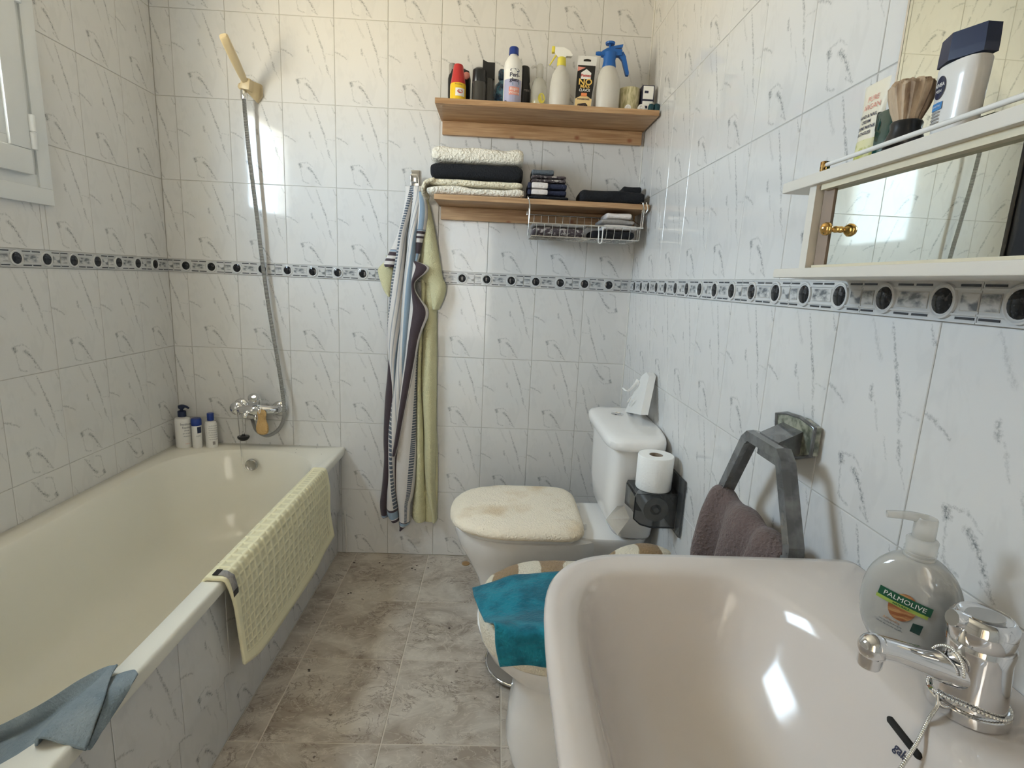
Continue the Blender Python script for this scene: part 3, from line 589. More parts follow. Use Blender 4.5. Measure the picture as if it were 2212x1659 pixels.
rows=[[(0.655,-1.364,0.498),(0.67,-1.35,0.498),(0.685,-1.344,0.498),(0.699,-1.357,0.502)],[(0.682,-1.415,0.499),(0.689,-1.405,0.499),(0.696,-1.395,0.495),(0.699,-1.386,0.489)],[(0.7,-1.474,0.479),(0.7,-1.463,0.475),(0.7,-1.451,0.474),(0.7,-1.438,0.475)],[(0.702,-1.485,0.471),(0.702,-1.482,0.468),(0.702,-1.479,0.467),(0.702,-1.476,0.468)]]
sheet('outer_fold',rows,'bluecloth',(5,6),.003,cl)
# ================================================================= SHELVES
def shelf(zt,yf,label,knots):
    t=root('wall_shelf',(1.47,-.11,zt-.02),label,'shelf','pine shelves on the back wall')
    mb=MB().prism([(1.076,yf,zt-.019),(1.856,yf,zt-.019),(1.856,yf,zt),(1.076,yf,zt)],(0,-yf-.018,0))
    bm=MB().box((1.076,yf,zt-.019),(1.858,-.002,zt),0,.002)
    ob('board',bm,'wood',t,smooth=False)
    ob('apron_rail',MB().box((1.082,-.021,zt-.069),(1.852,-.002,zt-.0195),0,.002),'wood',t,smooth=False)
    return t
shelf(1.832,-.22,'upper pine wall shelf crowded with bottles and sprays',0)
shelf(1.519,-.20,'lower pine wall shelf holding folded towels and a wire basket',1)
SZ=1.8322
def on_shelf(name,x,y,label,cat='bottle',z=SZ): return root(name,(x,y,z),label,cat,'things on the upper shelf' if z==SZ else None)
FA=-PI/2+.05   # facing the room
# red-capped yellow spray
x=1.149; yy=-.15
t=on_shelf('insect_spray',x,yy,'yellow spray can with tall red cap at the left end of the upper shelf')
zt=1.963; zs=1.903; r=0.028
ob('can',MB().lathe((x,yy,SZ),[(r,0),(r*1.0,.004),(r,zs-SZ-.01),(r*.93,zs-SZ-.002),(r*.8,zs-SZ)],26),'yellow',t)
ob('cap',MB().lathe((x,yy,zs-.001),[(r*.97,-.004),(r*.93,0),(r*.60,zt-zs-.004),(r*.52,zt-zs),(.002,zt-zs+.001)],26),'red',t)
lb=ob('label_spot',patch((x,yy),r,SZ+.022,SZ+.048,FA-.3,FA+.95),'txwhite',t)
mb=MB(); R=[[wrap((x,yy),r,SZ+.037,FA+.3,eps=.0008)(.010*math.cos(a)*k,.006*math.sin(a)*k) for a in [2*PI*j/20 for j in range(20)]] for k in (1,)]
mb.add(R[0],[list(range(20))]); ob('emblem',mb,'txred',t,rc=False)
text('Autan',.0062,wrap((x,yy),r,SZ+.037,FA+.3,eps=.0012),'lettering','txwhite',t,bold=True)
text('Protection',.006,wrap((x,yy),r,SZ+.060,FA+.1,eps=.0006),'lettering','ink',t)
# dark bottle with pale cap behind it
def lathe_item(name,x,y,r,secs,label,cat='bottle',sy=1,z=SZ):
    """secs: list of (part name, material, profile [(r factor, z)])"""
    t=on_shelf(name,x,y,label,cat,z)
    for pn,m,pf in secs: ob(pn,MB().lathe((x,y,z),[(q*r,h) for q,h in pf],26,sy=sy),m,t)
    return t
x=1.147; H=0.1438
t=lathe_item('black_tube_bottle',x,-.075,.042,[('bottle_body','black',[(.8,0),(.9,.01),(.98,.05),(1,H*.75),(.85,H*.95),(.5,H)])],'squat black bottle behind the red-capped spray can',sy=.55)
ob('pale_cap',MB().lathe((x-.026,-.075,SZ+H*.75),[(.012,0),(.013,.01),(.013,H*.33),(.010,H*.36)],18),'greycloth',t)
ob('pink_button',MB().lathe((x+.028,-.105,SZ+H*.78),[(.012,-.002),(.012,.004),(.009,.006)],18,axis='y'),'salmon',t)
# deodorants
x=1.223; r=0.025; H=0.1278
t=lathe_item('deodorant_can',x,-.14,r,[('can','blackgl',[(1,0),(1.02,.004),(1.02,H*.60),(.95,H*.62)]),('cap','black',[(.96,H*.61),(1,H*.63),(.96,H*.93),(.6,H*.99),(.1,H)])],'short black deodorant can with domed cap')
x=1.255; r=0.0225; H=0.1578
t=on_shelf('tall_spray_can',x,-.11,'tall black spray can with slanted square cap beside the short deodorant can')
ob('can',MB().lathe((x,-.11,SZ),[(r,0),(r,.004),(r,H*.62),(r*.9,H*.64)],26),'blackgl',t)
ob('cap',MB().prism([(x-r*.98,-.11-r*.8,SZ+H*.63),(x+r*.98,-.11-r*.8,SZ+H*.63),(x+r*.98,-.11-r*.8,SZ+H*.97),(x-r*.2,-.11-r*.8,SZ+H*.97),(x-r*.95,-.11-r*.8,SZ+H*1.02)],(0,r*1.6,0)),'black',t)
# clear blue bottle
x=1.302; H=0.1498
lathe_item('blue_bottle',x,-.075,.026,[('bottle_body','clearb',[(.9,0),(1,.006),(1,H*.5),(.9,H*.62),(.4,H*.72),(.35,H*.78)]),('cap','clearb',[(.45,H*.77),(.5,H*.79),(.5,H*.95),(.3,H)])],'translucent blue bottle standing behind the white ironing water bottle')
# white bottle, blue cap
x=1.342; yy=-.15; r=0.0325; H=0.1958
t=lathe_item('white_bottle',x,yy,r,[('bottle_body','white_plastic',[(.95,0),(1,.004),(1,H*.66),(.93,H*.74),(.62,H*.83),(.45,H*.86),(.42,H*.88)]),('cap','navy2',[(.5,H*.875),(.53,H*.88),(.52,H*.985),(.45,H),(.1,H)])],'white bottle with navy screw cap and lilac label on the upper shelf')
q=(x,yy)
ob('lower_label',patch(q,r,SZ+.006,SZ+.085,FA-1.15,FA+1.15,n=18),'lilac',t)
ob('upper_label',patch(q,r,SZ+.085,SZ+.118,FA-1.15,FA+1.15,n=18),'txwhite',t)
mb=MB(); fn=wrap(q,r,SZ+.113,FA+.15,eps=.0008); pts=[fn(.0165*math.copysign(abs(math.cos(a))**.6,math.cos(a)),.0055*math.copysign(abs(math.sin(a))**.6,math.sin(a))) for a in [2*PI*j/28 for j in range(28)]]
mb.add(pts,[list(range(28))]); ob('oval_badge',mb,'navy',t,rc=False)
text('Original',.0085,wrap(q,r,SZ+.113,FA+.15,eps=.0014),'lettering','txwhite',t)
text('Perl-',.019,wrap(q,r,SZ+.098,FA+.15,eps=.001),'lettering','ink',t,bold=True)
text('glanz',.017,wrap(q,r,SZ+.0825,FA+.13,eps=.001),'lettering','ink',t,bold=True)
mb=MB(); f2=wrap(q,r,SZ+.069,FA+.3,eps=.0009); mb.add([f2(-.012,-.004),f2(.012,.000),f2(.012,.008),f2(-.012,.004)],[[0,1,2,3]]); ob('green_flash',mb,'teal',t,rc=False)
ob('salmon_block',patch(q,r+.0005,SZ+.034,SZ+.060,FA-.45,FA+.75),'salmon',t)
for i,s_ in enumerate(('Bügel-','Wäsche')): text(s_,.012,wrap(q,r,SZ+.053-i*.012,FA+.15,eps=.0014),'lettering','txwhite',t)
mb=MB(); f2=wrap(q,r,SZ+.010,FA-.85,eps=.0009); mb.add([f2(.007*math.cos(a),.007*math.sin(a)) for a in [2*PI*j/20 for j in range(20)]],[list(range(20))]); ob('round_mark',mb,'ink',t,rc=False)
text('A',.010,wrap(q,r,SZ+.010,FA-.85,eps=.0014),'lettering','txwhite',t,bold=True)
# black shampoo
x=1.385; H=0.1548
t=lathe_item('black_shampoo',x,-.105,.024,[('bottle_body','black',[(.85,0),(1,.006),(1.02,H*.5),(.8,H*.63),(.82,H*.66)]),('cap','black',[(.85,H*.655),(.86,H*.68),(.7,H*.97),(.5,H)])],'black bottle tucked behind the right side of the white bottle',sy=.7)
text('MEN',.011,wrap((x,-.105),.024,SZ+H*.45,FA+.35,1,.7,eps=.0007),'lettering','greycloth',t)
# duck bottle
x=1.438; H=0.1548; r=.030
t=lathe_item('clear_pump_bottle',x,-.13,r,[('bottle_body','clear',[(.9,0),(1,.006),(1,H*.45),(.8,H*.62),(.42,H*.70),(.40,H*.72)]),('liquid','yliquid',[(.8,.003),(.9,.008),(.9,H*.20),(.5,H*.21)]),('collar','pump',[(.42,H*.71),(.42,H*.80),(.3,H*.81)])],'small clear pump bottle with yellow liquid and a yellow figure print')
ob('nozzle',MB().lathe((x,-.13,SZ),[(.013,H*.80),(.013,H*.95),(.009,H)],18).tube([(x,-.13,SZ+H*.93),(x-.02,-.135,SZ+H*.94),(x-.028,-.14,SZ+H*.9)],.005,8,sub=3),'pump',t)
mb=MB(); f2=wrap((x,-.13),r,SZ+.035,FA+.25,eps=.0008); mb.add([f2(.013*math.cos(a),.017*math.sin(a)) for a in [2*PI*j/20 for j in range(20)]],[list(range(20))]); ob('yellow_figure',mb,'yellow2',t,rc=False)
# white trigger spray
x=1.512; yy=-.15; r=0.0375; H=0.2008
t=lathe_item('trigger_spray',x,yy,r,[('bottle_body','frost',[(.97,0),(1,.005),(.98,H*.40),(.93,H*.42),(.95,H*.44),(.80,H*.58),(.45,H*.70),(.36,H*.73)]),('collar','yellow2',[(.40,H*.72),(.43,H*.73),(.40,H*.85),(.36,H*.86)])],'frosted spray bottle with white head and yellow collar and trigger')
zh=SZ+H*.86
ob('spray_head',MB().prism([(x-.026,yy-.009,zh+.012),(x-.012,yy-.009,zh-.002),(x+.010,yy-.009,zh-.002),(x+.016,yy-.009,zh+.004),(x+.034,yy-.009,zh+.004),(x+.037,yy-.009,zh+.009),(x+.026,yy-.009,zh+.022),(x+.006,yy-.009,zh+.031),(x-.026,yy-.009,zh+.031)],(0,.018,0)),'txwhite',t,smooth=False)
ob('nozzle_tip',MB().box((x-.037,yy-.009,zh+.014),(x-.026,yy+.009,zh+.034),0,.003),'yellow2',t)
ob('trigger',MB().tube([(x-.018,yy,zh+.010),(x-.026,yy-.004,zh-.002),(x-.036,yy-.006,zh-.018),(x-.042,yy-.006,zh-.028)],lambda q:.0035-.0012*q,8,sub=4),'yellow2',t)
# glue in a blister card
xc=1.599; yy=-.165; w2=0.0315; H=0.1878
t=on_shelf('glue_tube',xc,yy,'black and gold adhesive tube in a hang-hole sleeve','tube')
def cf(dx=0): return lambda X_,Y_: Vector((xc+X_+.0+.02*0,yy-.0065,SZ+Y_))
tilt=.012
def cp(a,b,y=0): return Vector((xc+a*w2*(1+.05*b)+tilt*(b-.5),yy-y+.025*b,SZ+b*H))
def cpoly(pts,y): mb=MB(); mb.add([cp(a,b,y) for a,b in pts],[list(range(len(pts)))]); return mb
ob('sleeve',MB().prism([cp(-1,0),cp(1,0),cp(1.03,1),cp(-1.03,1)],(0,.003,0)),'white_plastic',t,smooth=False)
ob('tube_body',MB().prism([cp(-.85,.01,.004),cp(.85,.01,.004),cp(.95,.45,.010),cp(.95,.82,.004),cp(-.95,.82,.004),cp(-.95,.45,.010)],(0,.006,0)),'black',t,smooth=False)
e1=.0115
def q3(b): return .0045+.0065*(b/.45 if b<.45 else (.82-b)/.37)
def cpt(pts): mb=MB(); mb.add([cp(a,b,q3(b)+.0006) for a,b in pts],[list(range(len(pts)))]); return mb
ob('gold_panel',cpt([(-.9,.015),(.9,.015),(.93,.2),(.3,.26),(-.3,.26),(-.93,.2)]),'gold2',t,rc=False)
ob('house_badge',cpt([(-.55,.56),(.55,.56),(.55,.68),(0,.75),(-.55,.68)]),'txwhite',t,rc=False)
ob('red_flash',cpt([(-.95,.70),(-.1,.775),(-.95,.79)]),'salmon',t,rc=False)
ob('orange_spot',cpt([(-.32,.245),(.32,.245),(.32,.31),(-.32,.31)]),'txorange',t,rc=False)
ob('photo_print',cpt([(-.6,.04),(.6,.06),(.5,.10),(.3,.13),(-.2,.12),(-.6,.11)]),'ink',t,rc=False)
def tf(b0): return lambda X_,Y_: cp(X_/w2,b0+Y_/H,q3(b0+Y_/H)+.0014)
text('Pattex',.0135,tf(.625),'lettering','txred',t,bold=True); text('NO',.030,tf(.50),'lettering','txgold',t,bold=True); text('MAS',.0175,tf(.42),'lettering','txgold',t,bold=True)
text('CLAVOS',.0125,tf(.355),'lettering','txwhite',t,bold=True,ux=.82); text('POWERTAPE',.0075,tf(.195),'lettering','ink',t,bold=True)
ob('hang_hole',MB().add([cp(a,b,.0006) for a,b in [(-.4,.90),(.4,.90),(.4,.93),(.1,.945),(-.1,.945),(-.4,.93)]],[list(range(6))]),'gap',t,rc=False)
# blue pump sprayer
x=1.683; yy=-.14; r=0.0455
zz=[1.989,2.013,2.037,2.05,2.067]
h=[z-SZ for z in zz]
t=on_shelf('pump_sprayer',x,yy,'large frosted pressure sprayer with blue pump head and long blue handle')
ob('tank',MB().lathe((x,yy,SZ),[(r*.93,0),(r,.008),(r*.99,h[0]*.55),(r*.88,h[0]*.75),(r*.62,h[0]*.93),(r*.45,h[0]),(.001,h[0])],30),'frost',t)
ob('neck',MB().lathe((x,yy,SZ+h[0]-.004),[(r*.52,0),(r*.54,.002),(r*.46,h[1]-h[0]),(r*.5,h[1]-h[0]+.01),(r*.5,h[2]-h[0])],24),'blue',t)
z1=SZ+h[2]
ob('pump_head',MB().prism([(x-.030,yy-.012,z1-.014),(x-.014,yy-.012,z1-.018),(x+.04,yy-.012,z1-.012),(x+.042,yy-.012,z1+.006),(x-.010,yy-.012,z1+.010),(x-.030,yy-.012,z1-.002)],(0,.024,0)).prism([(x-.006,yy-.010,z1+.006),(x+.042,yy-.010,z1+.014),(x+.044,yy-.010,z1+.024),(x+.002,yy-.010,z1+.015)],(0,.02,0)),'blue',t,smooth=False)
ob('nozzle',MB().lathe((x-.030,yy,z1-.007),[(.007,-.002),(.007,.012),(.005,.02)],14,axis='x'),'blue',t)
ob('trigger_handle',MB().prism([(x+.022,yy-.007,z1-.008),(x+.046,yy-.007,z1+.002),(x+.056,yy-.007,z1-.012),(x+.072,yy-.007,z1-.066),(x+.071,yy-.007,z1-.075),(x+.062,yy-.007,z1-.074),(x+.044,yy-.007,z1-.026),(x+.034,yy-.007,z1-.016)],(0,.014,0)),'blue',t,smooth=False)
ob('plunger',MB().lathe((x-.001,yy,z1),[(.004,0),(.004,h[3]-h[2]+.01),(.016,h[3]-h[2]+.011),(.0175,h[3]-h[2]+.017),(.013,h[4]-h[2]-.001),(.004,h[4]-h[2])],20),'blue',t)
# woven pot and small things at the right end
x=1.768; r=0.0385; H=0.0918
t=lathe_item('woven_pot',x,-.12,r,[('pot','wicker',[(.92,0),(.97,.003),(1,H*.95),(.97,H),(.9,H),(.88,H-.008),(.1,H-.009)])],'small cream woven-look pot to the right of the blue sprayer',cat='pot')
for (u,v,rr,lab) in (((1.752,-0.19,1.85),0,.0105,'small white roll of tape lying in front of the woven pot'),((1.8,-0.19,1.85),0,.0125,'larger white roll of tape near the right end of the upper shelf')):
    t=on_shelf('tape_roll',u[0],-.19,lab,'tape'); t['group']='tape rolls on the upper shelf'
    ob('tape',MB().lathe((u[0],-.178,SZ+rr),[(rr,0),(rr,.014),(rr*.6,.0145),(rr*.55,.012),(rr*.3,.012),(rr*.25,.015)],22,axis='y'),'white_plastic',t)
def box_item(a,b,label,name='medicine_box',m='txwhite'):
    t=on_shelf(name,(a[0]+b[0])/2,(a[1]+b[1])/2,label,'box',a[2]); 
    t['group']='small cartons at the shelf end'; return t
p0=(1.805,-0.13,1.86); p1=(1.853,-0.13,1.932)
hh=(p1[2]-SZ)/2
for k in range(2):
    a=(p0[0]+.002,-.155,SZ+k*hh+.0002); b=(min(p1[0],1.850),-.115,SZ+(k+1)*hh-.0004)
    t=box_item(a,b,('black-edged white carton, lower of the two stacked at the right shelf end','black-edged white carton, upper of the two stacked at the right shelf end')[k])
    ob('carton',MB().box(a,b),'ink',t,smooth=False); ob('front_label',MB().box((a[0]+.003,a[1]-.0006,a[2]+.003),(b[0]-.003,a[1]+.0002,b[2]-.003)),'txwhite',t,smooth=False)
    ob('print_bar',MB().box((a[0]+.008,a[1]-.001,a[2]+hh*.45),(a[0]+.022,a[1]-.0004,a[2]+hh*.62)),'ink',t,smooth=False)
x=1.845
t=on_shelf('teal_jar',x,-.185,'small dark teal twin jar at the right end of the upper shelf','jar')
ob('jar_body',MB().lathe((x-.009,-.185,SZ),[(.0105,0),(.011,.002),(.011,.022),(.006,.028)],20).lathe((x+.010,-.185,SZ),[(.0105,0),(.011,.002),(.011,.026),(.008,.029)],20),'tealdark',t)
ob('clear_lid',MB().lathe((x-.009,-.185,SZ+.0275),[(.009,0),(.009,.004),(.004,.005)],18),'clear',t)
# ---- folded towels on the lower shelf
Z2=1.5192
def folded(name,x0,x1,y0,y1,z0,z1,m,label,group='folded towels on the lower shelf',layers=1,wob=.004,seed=0,cat='towel',parent=None,droop=None):
    """a folded cloth: rounded slab(s) with soft uneven top"""
    t=root(name,((x0+x1)/2,(y0+y1)/2,z0),label,cat,group)
    for l in range(layers):
        a,b=z0+(z1-z0)*l/layers,z0+(z1-z0)*(l+1)/layers; nx=26; R=[]
        for i in range(nx+1):
            s=i/nx; x=x0+(x1-x0)*s; ed=min(1,min(s,1-s)*14)**.5; ring=[]
            for j in range(20):
                al=2*PI*j/20; cy=math.copysign(abs(math.cos(al))**.45,math.cos(al)); cz=math.copysign(abs(math.sin(al))**.55,math.sin(al))
                yy_=(y0+y1)/2+(y1-y0)/2*cy*(.96+.04*ed); zc=(a+b)/2+(b-a)/2*cz*(.55+.45*ed)
                p=Vector((x,yy_,zc)); w=noise.noise(Vector((x*14+seed,yy_*9,l*3+seed)))*wob*(1 if cz>0 else .15); q=noise.noise(Vector((x*20,zc*60,seed+5)))*wob*.8
                dz=droop(s) if droop else 0
                ring.append(Vector((x+q*.5*(0 if .1<s<.9 else 1),yy_+q,max(zc+w*max(cz,0.15)+dz,z0-1+ (1 if not droop else 0)))))
            R.append(ring)
        ob('fold' if layers>1 else 'cloth',MB().rings(R),m if isinstance(m,str) else m[l],t,mods=[('sub',1)],auto=180)
    return t
folded('cream_towel',1.042,1.405,-.19,-.02,Z2,1.552,'white_towel','thick cream towel, bottom of the stack on the lower shelf',layers=1,seed=1,wob=.008)
folded('beige_towel',1.050,1.398,-.185,-.02,1.552,1.576,'cream','thin ivory towel folded under the black towel on the lower shelf',seed=2,wob=.006)
folded('black_towel',1.054,1.396,-.18,-.02,1.577,1.634,'blacktowel','thick black towel in the middle of the left stack',seed=3,wob=.006)
folded('fluffy_towel',1.058,1.395,-.18,-.02,1.634,1.690,'white_towel','fluffy white towel, topmost of the left stack',seed=4,wob=.010)
folded('black_washcloth',1.416,1.565,-.19,-.03,Z2,1.534,'blacktowel','black washcloth, bottom of the small stack by the basket end',seed=5,wob=.003)
for k,(z0,z1) in enumerate(((1.534,1.556),(1.556,1.580))):
    t=folded('two_tone_washcloth',1.462,1.556,-.185,-.04,z0,z1,'navytowel','navy and white washcloth, %s of the two in the small stack'%('lower','upper')[k],seed=6+k,wob=.003)
    ob('white_band',MB().box((1.425,-.192,z0+.001),(1.486,-.04,z1-.001),0,.006),'whitecloth',t,mods=[('sub',1)])
    ob('navy_end',MB().box((1.412,-.187,z0+.001),(1.4255,-.04,z1-.001),0,.005),'navytowel',t,mods=[('sub',1)])
folded('patterned_washcloth',1.424,1.552,-.185,-.04,1.580,1.606,'brownpat','brown flecked washcloth just below the grey one in the small stack',seed=8,layers=2,wob=.003)
folded('grey_washcloth',1.424,1.508,-.17,-.05,1.606,1.629,'greytowel','dark grey washcloth on top of the small stack',seed=9,wob=.005)
folded('black_cloth',1.606,1.848,-.18,-.03,Z2,1.567,'blacktowel','loosely folded black cloth at the right end of the lower shelf',seed=10,wob=.010)
t=folded('black_sock_ball',1.775,1.845,-.12,-.03,1.567,1.594,'blacktowel','rumpled black garment heaped on the right end of the black cloth',seed=12,wob=.008,cat='garment')
# the cream towel's corner hanging over the left end
t=root('cream_towel_corner',(1.05,-.12,1.56),'corner of a cream towel hanging over the left end of the lower shelf','towel','folded towels on the lower shelf')
sheet('cloth',[[(1.075,-.19,1.571),(1.046,-.195,1.560),(1.034,-.19,1.538)],[(1.075,-.13,1.574),(1.040,-.135,1.556),(1.030,-.135,1.520)],[(1.075,-.06,1.571),(1.045,-.06,1.552),(1.036,-.06,1.515)]],'cream',(5,5),.012,t,wob=.003)
# ---- wire basket hung under the shelf
bk=root('wire_basket',(1.63,-.12,1.39),'chrome wire basket slung under the lower shelf','basket')
wr_=.0018; xa,xb_,ya,yb=1.424,1.838,-.212,-.03; zt_,zb_=1.434,1.390
def wire(pts,r=wr_,**k): return MB().tube(pts,r,6,**k)
mb=MB(); mb.tube([(xa,ya,zt_),(xb_,ya,zt_),(xb_,yb,zt_+.05),(xa,yb,zt_+.05)],.0026,8,closed=True); ob('rim',mb,'steel',bk)
mb=MB(); mb.tube([(xa+.008,ya+.012,zb_),(xb_-.012,ya+.012,zb_),(xb_-.012,yb,zb_),(xa+.008,yb,zb_)],.0022,8,closed=True); ob('base_frame',mb,'steel',bk)
for i in range(14):
    x=xa+.026+i*.0285
    ob('cross_wire',MB().tube([(x,ya,zt_),(x,ya+.012,zb_),(x,yb,zb_),(x,yb,zt_+.05)],.0013,6),'steel',bk)
for y in (-.17,-.13,-.09): ob('long_wire',wire([(xa+.008,y,zb_-.002),(xb_-.012,y,zb_-.002)],.0013),'steel',bk)
for x,s_ in ((xa-.003,-1),(xb_-.004,1)):
    ob('hanger',wire([(x,ya,zt_),(x,ya-.004,1.49),(x-.008*1,ya-.008,1.522),(x-.008,-.15,1.5235),(x-.004,-.10,1.5235)],.0022,sub=4),'steel',bk)
    ob('hanger',wire([(x,yb-.02,zt_+.045),(x,yb-.02,1.499)],.0022),'steel',bk)
    ob('hanger',wire([(x,ya+.03,zb_),(x+.001,ya+.02,1.499)],.0018),'steel',bk)
ob('hanger',wire([(xb_+.006,-.206,1.524),(xb_+.010,-.215,1.50),(xb_+.004,-.21,1.487),(xb_,-.205,1.497)],.002,sub=4),'steel',bk)
hx=(1.683,-0.22,1.398)
ob('loop_hook',wire([(hx[0]-.008,ya-.003,zt_-.002),(hx[0]-.006,ya-.004,zt_-.03),(hx[0]-.006,ya-.005,zt_-.055),(hx[0],ya-.005,zt_-.061),(hx[0]+.006,ya-.005,zt_-.055),(hx[0]+.008,ya-.003,zt_-.03),(hx[0]+.008,ya-.003,zt_-.002)],.002,sub=4),'white_plastic',bk)
BG='cloths in the wire basket'
folded('flecked_towel',1.435,1.63,-.20,-.04,zb_+.003,1.424,'brownpat','dark flecked towel rolled in the left of the wire basket',BG,seed=21,wob=.004)
folded('grey_towel',1.434,1.64,-.185,-.04,1.424,1.440,'greycloth','pale grey towel laid over the flecked one in the wire basket',BG,seed=22,wob=.006)
folded('dark_cloth',1.655,1.815,-.198,-.04,zb_+.003,1.424,'blacktowel','black cloth at the bottom right of the wire basket',BG,seed=23,wob=.004)
for k,(x0,x1,z0,z1,m,s_) in enumerate(((1.70,1.825,1.424,1.444,'whitecloth','lowest'),(1.685,1.812,1.444,1.463,'greycloth','middle'),(1.705,1.800,1.463,1.487,'whitecloth','topmost'))):
    folded('basket_washcloth',x0,x1,-.195,-.06,z0,z1,m,'%s crumpled washcloth, %s of three piled at the right of the wire basket'%(('white','grey','off-white')[k],s_),BG,seed=30+k,wob=.005)
# ================================================================= TOWEL HOOK + HANGING TOWELS
hk=root('wall_hook',[0.978,-0.01,1.583],'square chrome adhesive hook with two bath towels hanging from it','hook')
h0=(0.979,-0.02,1.603)
ob('plate',MB().box((h0[0]-.018,-.007,h0[2]-.032),(h0[0]+.017,-.0008,h0[2]+.028),0,.003),'chrome2',hk)
ob('hook_arm',MB().box((h0[0]-.014,-.034,h0[2]-.022),(h0[0]+.012,-.007,h0[2]-.008),0,.004).box((h0[0]-.014,-.042,h0[2]-.022),(h0[0]+.012,-.034,h0[2]+.008),0,.004),'chrome',hk)
def ribbon(name,rows,y0,b,parent,m,u0=0,u1=1,th=.005,vr=1.0,ydrift=0,n=10,tw=None):
    """one hanging fold: rows (z, x left, x right) from top to bottom, bulging b towards the room"""
    C_=[Vector(r) for r in rows]; C_=catmull(C_,6); mb=MB(); G_=[]; uv=[]
    for i,(z,xl,xr) in enumerate(C_):
        t=i/(len(C_)-1); row=[]
        for j in range(n+1):
            s=j/n; bb=b*(.35+.65*min(1,t*5)); x=xl+(xr-xl)*s; y=y0-bb*math.sin(PI*s)**.8+ydrift*t+.0015*noise.noise(Vector((x*40,z*12,y0*9)))
            row.append(Vector((x,min(y,-.006),z))); uv.append((u0+(u1-u0)*s+(tw(t) if tw else 0),t*vr))
        G_.append(row)
    v=[p for r in G_ for p in r]; f=[]
    for i in range(len(G_)-1):
        for j in range(n): k=i*(n+1)+j; f.append([k,k+1,k+n+2,k+n+1])
    mb.add(v,f,0,uv); return mb
def rib(parts,name,m,parent,th=.005,label=None):
    mb=MB()
    for p in parts:
        o=len(mb.f); mb.add(p.v,p.f,0)
        for k,u in p.uv.items(): mb.uv[o+k]=u
    return ob(name,mb,m,parent,mods=[('sol',th,0)],auto=80,rc=False,label=label)
HT=h0[2]-.028
yt=root('yellow_bath_towel',(1.04,-.03,HT),'pale yellow bath towel hanging behind the striped one on the wall hook','towel','bath towels on the hook')
rib([ribbon('',[[1.563,0.948,1.006],[1.521,0.996,1.031],[1.419,1.008,1.058],[1.314,1.009,1.078],[1.225,1.01,1.096],[1.191,1.036,1.11],[1.146,1.046,1.103],[1.096,1.056,1.082]],-.030,.022,yt,'yterry')],'upper_flap','yterry',yt)
rib([ribbon('',[[1.3,0.889,0.867],[1.253,0.841,0.894],[1.231,0.837,0.894],[1.2,0.846,0.89],[1.164,0.86,0.886],[1.138,0.879,0.882]],-.014,.006,yt,'yterry')],'left_flap','yterry',yt)
rib([ribbon('',[[1.305,0.998,1.034],[1.153,1.011,1.027],[0.968,1.002,1.017],[0.776,0.999,1.015],[0.579,0.997,1.026],[0.374,0.995,1.034],[0.205,0.983,1.043],[0.173,0.993,1.041]],-.014,.030,yt,'yterry')],'left_fold','yterry',yt)
rib([ribbon('',[[1.306,1.009,1.059],[1.154,1.023,1.071],[0.968,1.019,1.076],[0.777,1.017,1.078],[0.58,1.029,1.08],[0.427,1.033,1.081],[0.324,1.044,1.08],[0.208,1.07,1.09],[0.176,1.073,1.089]],-.014,.036,yt,'yterry')],'middle_fold','yterry',yt)
rib([ribbon('',[[1.061,1.01,1.046],[0.872,1.009,1.049],[0.577,1.024,1.082],[0.372,1.029,1.09],[0.202,1.029,1.091],[0.168,1.036,1.088]],-.010,.010,yt,'yterry')],'back_fold','yterry',yt)
sy=root('striped_bath_towel',(.96,-.05,HT),'blue, brown and white striped bath towel hanging in front on the wall hook','towel','bath towels on the hook')
rib([ribbon('',[[1.559,0.95,0.973],[1.5,0.944,0.968],[1.431,0.93,0.959],[1.361,0.907,0.942],[1.308,0.883,0.925],[1.272,0.865,0.911],[1.256,0.87,0.901]],-.034,.010,sy,'stripe',.22,.46,vr=1.45,tw=lambda t:0)],'left_wing','stripe',sy)
rib([ribbon('',[[1.565,0.947,0.989],[1.517,0.945,0.979],[1.448,0.934,0.965],[1.379,0.92,0.952],[1.291,0.908,0.947],[1.202,0.894,0.944],[1.112,0.886,0.939],[1.02,0.878,0.932],[0.927,0.879,0.922],[0.852,0.889,0.915],[0.776,0.9,0.911],[0.719,0.904,0.91]],-.030,.030,sy,'stripe',.30,.52,vr=.85,tw=lambda t:.26*t)],'left_fold','stripe',sy)
rib([ribbon('',[[0.89,0.881,0.903],[0.814,0.876,0.902],[0.727,0.867,0.913],[0.629,0.862,0.91],[0.529,0.86,0.901],[0.459,0.863,0.895],[0.377,0.858,0.893],[0.304,0.851,0.888],[0.252,0.845,0.884],[0.199,0.85,0.878],[0.191,0.856,0.876]],-.026,.022,sy,'stripe',.02,.24,tw=lambda t:.0)],'lower_left_fold','stripe',sy)
rib([ribbon('',[[1.565,0.966,1.015],[1.517,0.975,1.015],[1.449,0.969,1.007],[1.38,0.962,0.998],[1.293,0.954,0.993],[1.204,0.944,0.987],[1.115,0.937,0.983],[1.023,0.932,0.974],[0.93,0.922,0.968],[0.855,0.915,0.959],[0.779,0.908,0.952],[0.682,0.895,0.945],[0.583,0.885,0.937],[0.483,0.885,0.916],[0.382,0.886,0.913],[0.299,0.88,0.917],[0.216,0.88,0.925],[0.184,0.898,0.929]],-.042,.034,sy,'stripe',.40,.62,vr=.96,tw=lambda t:.18*math.sin(t*4.5))],'middle_fold','stripe',sy)
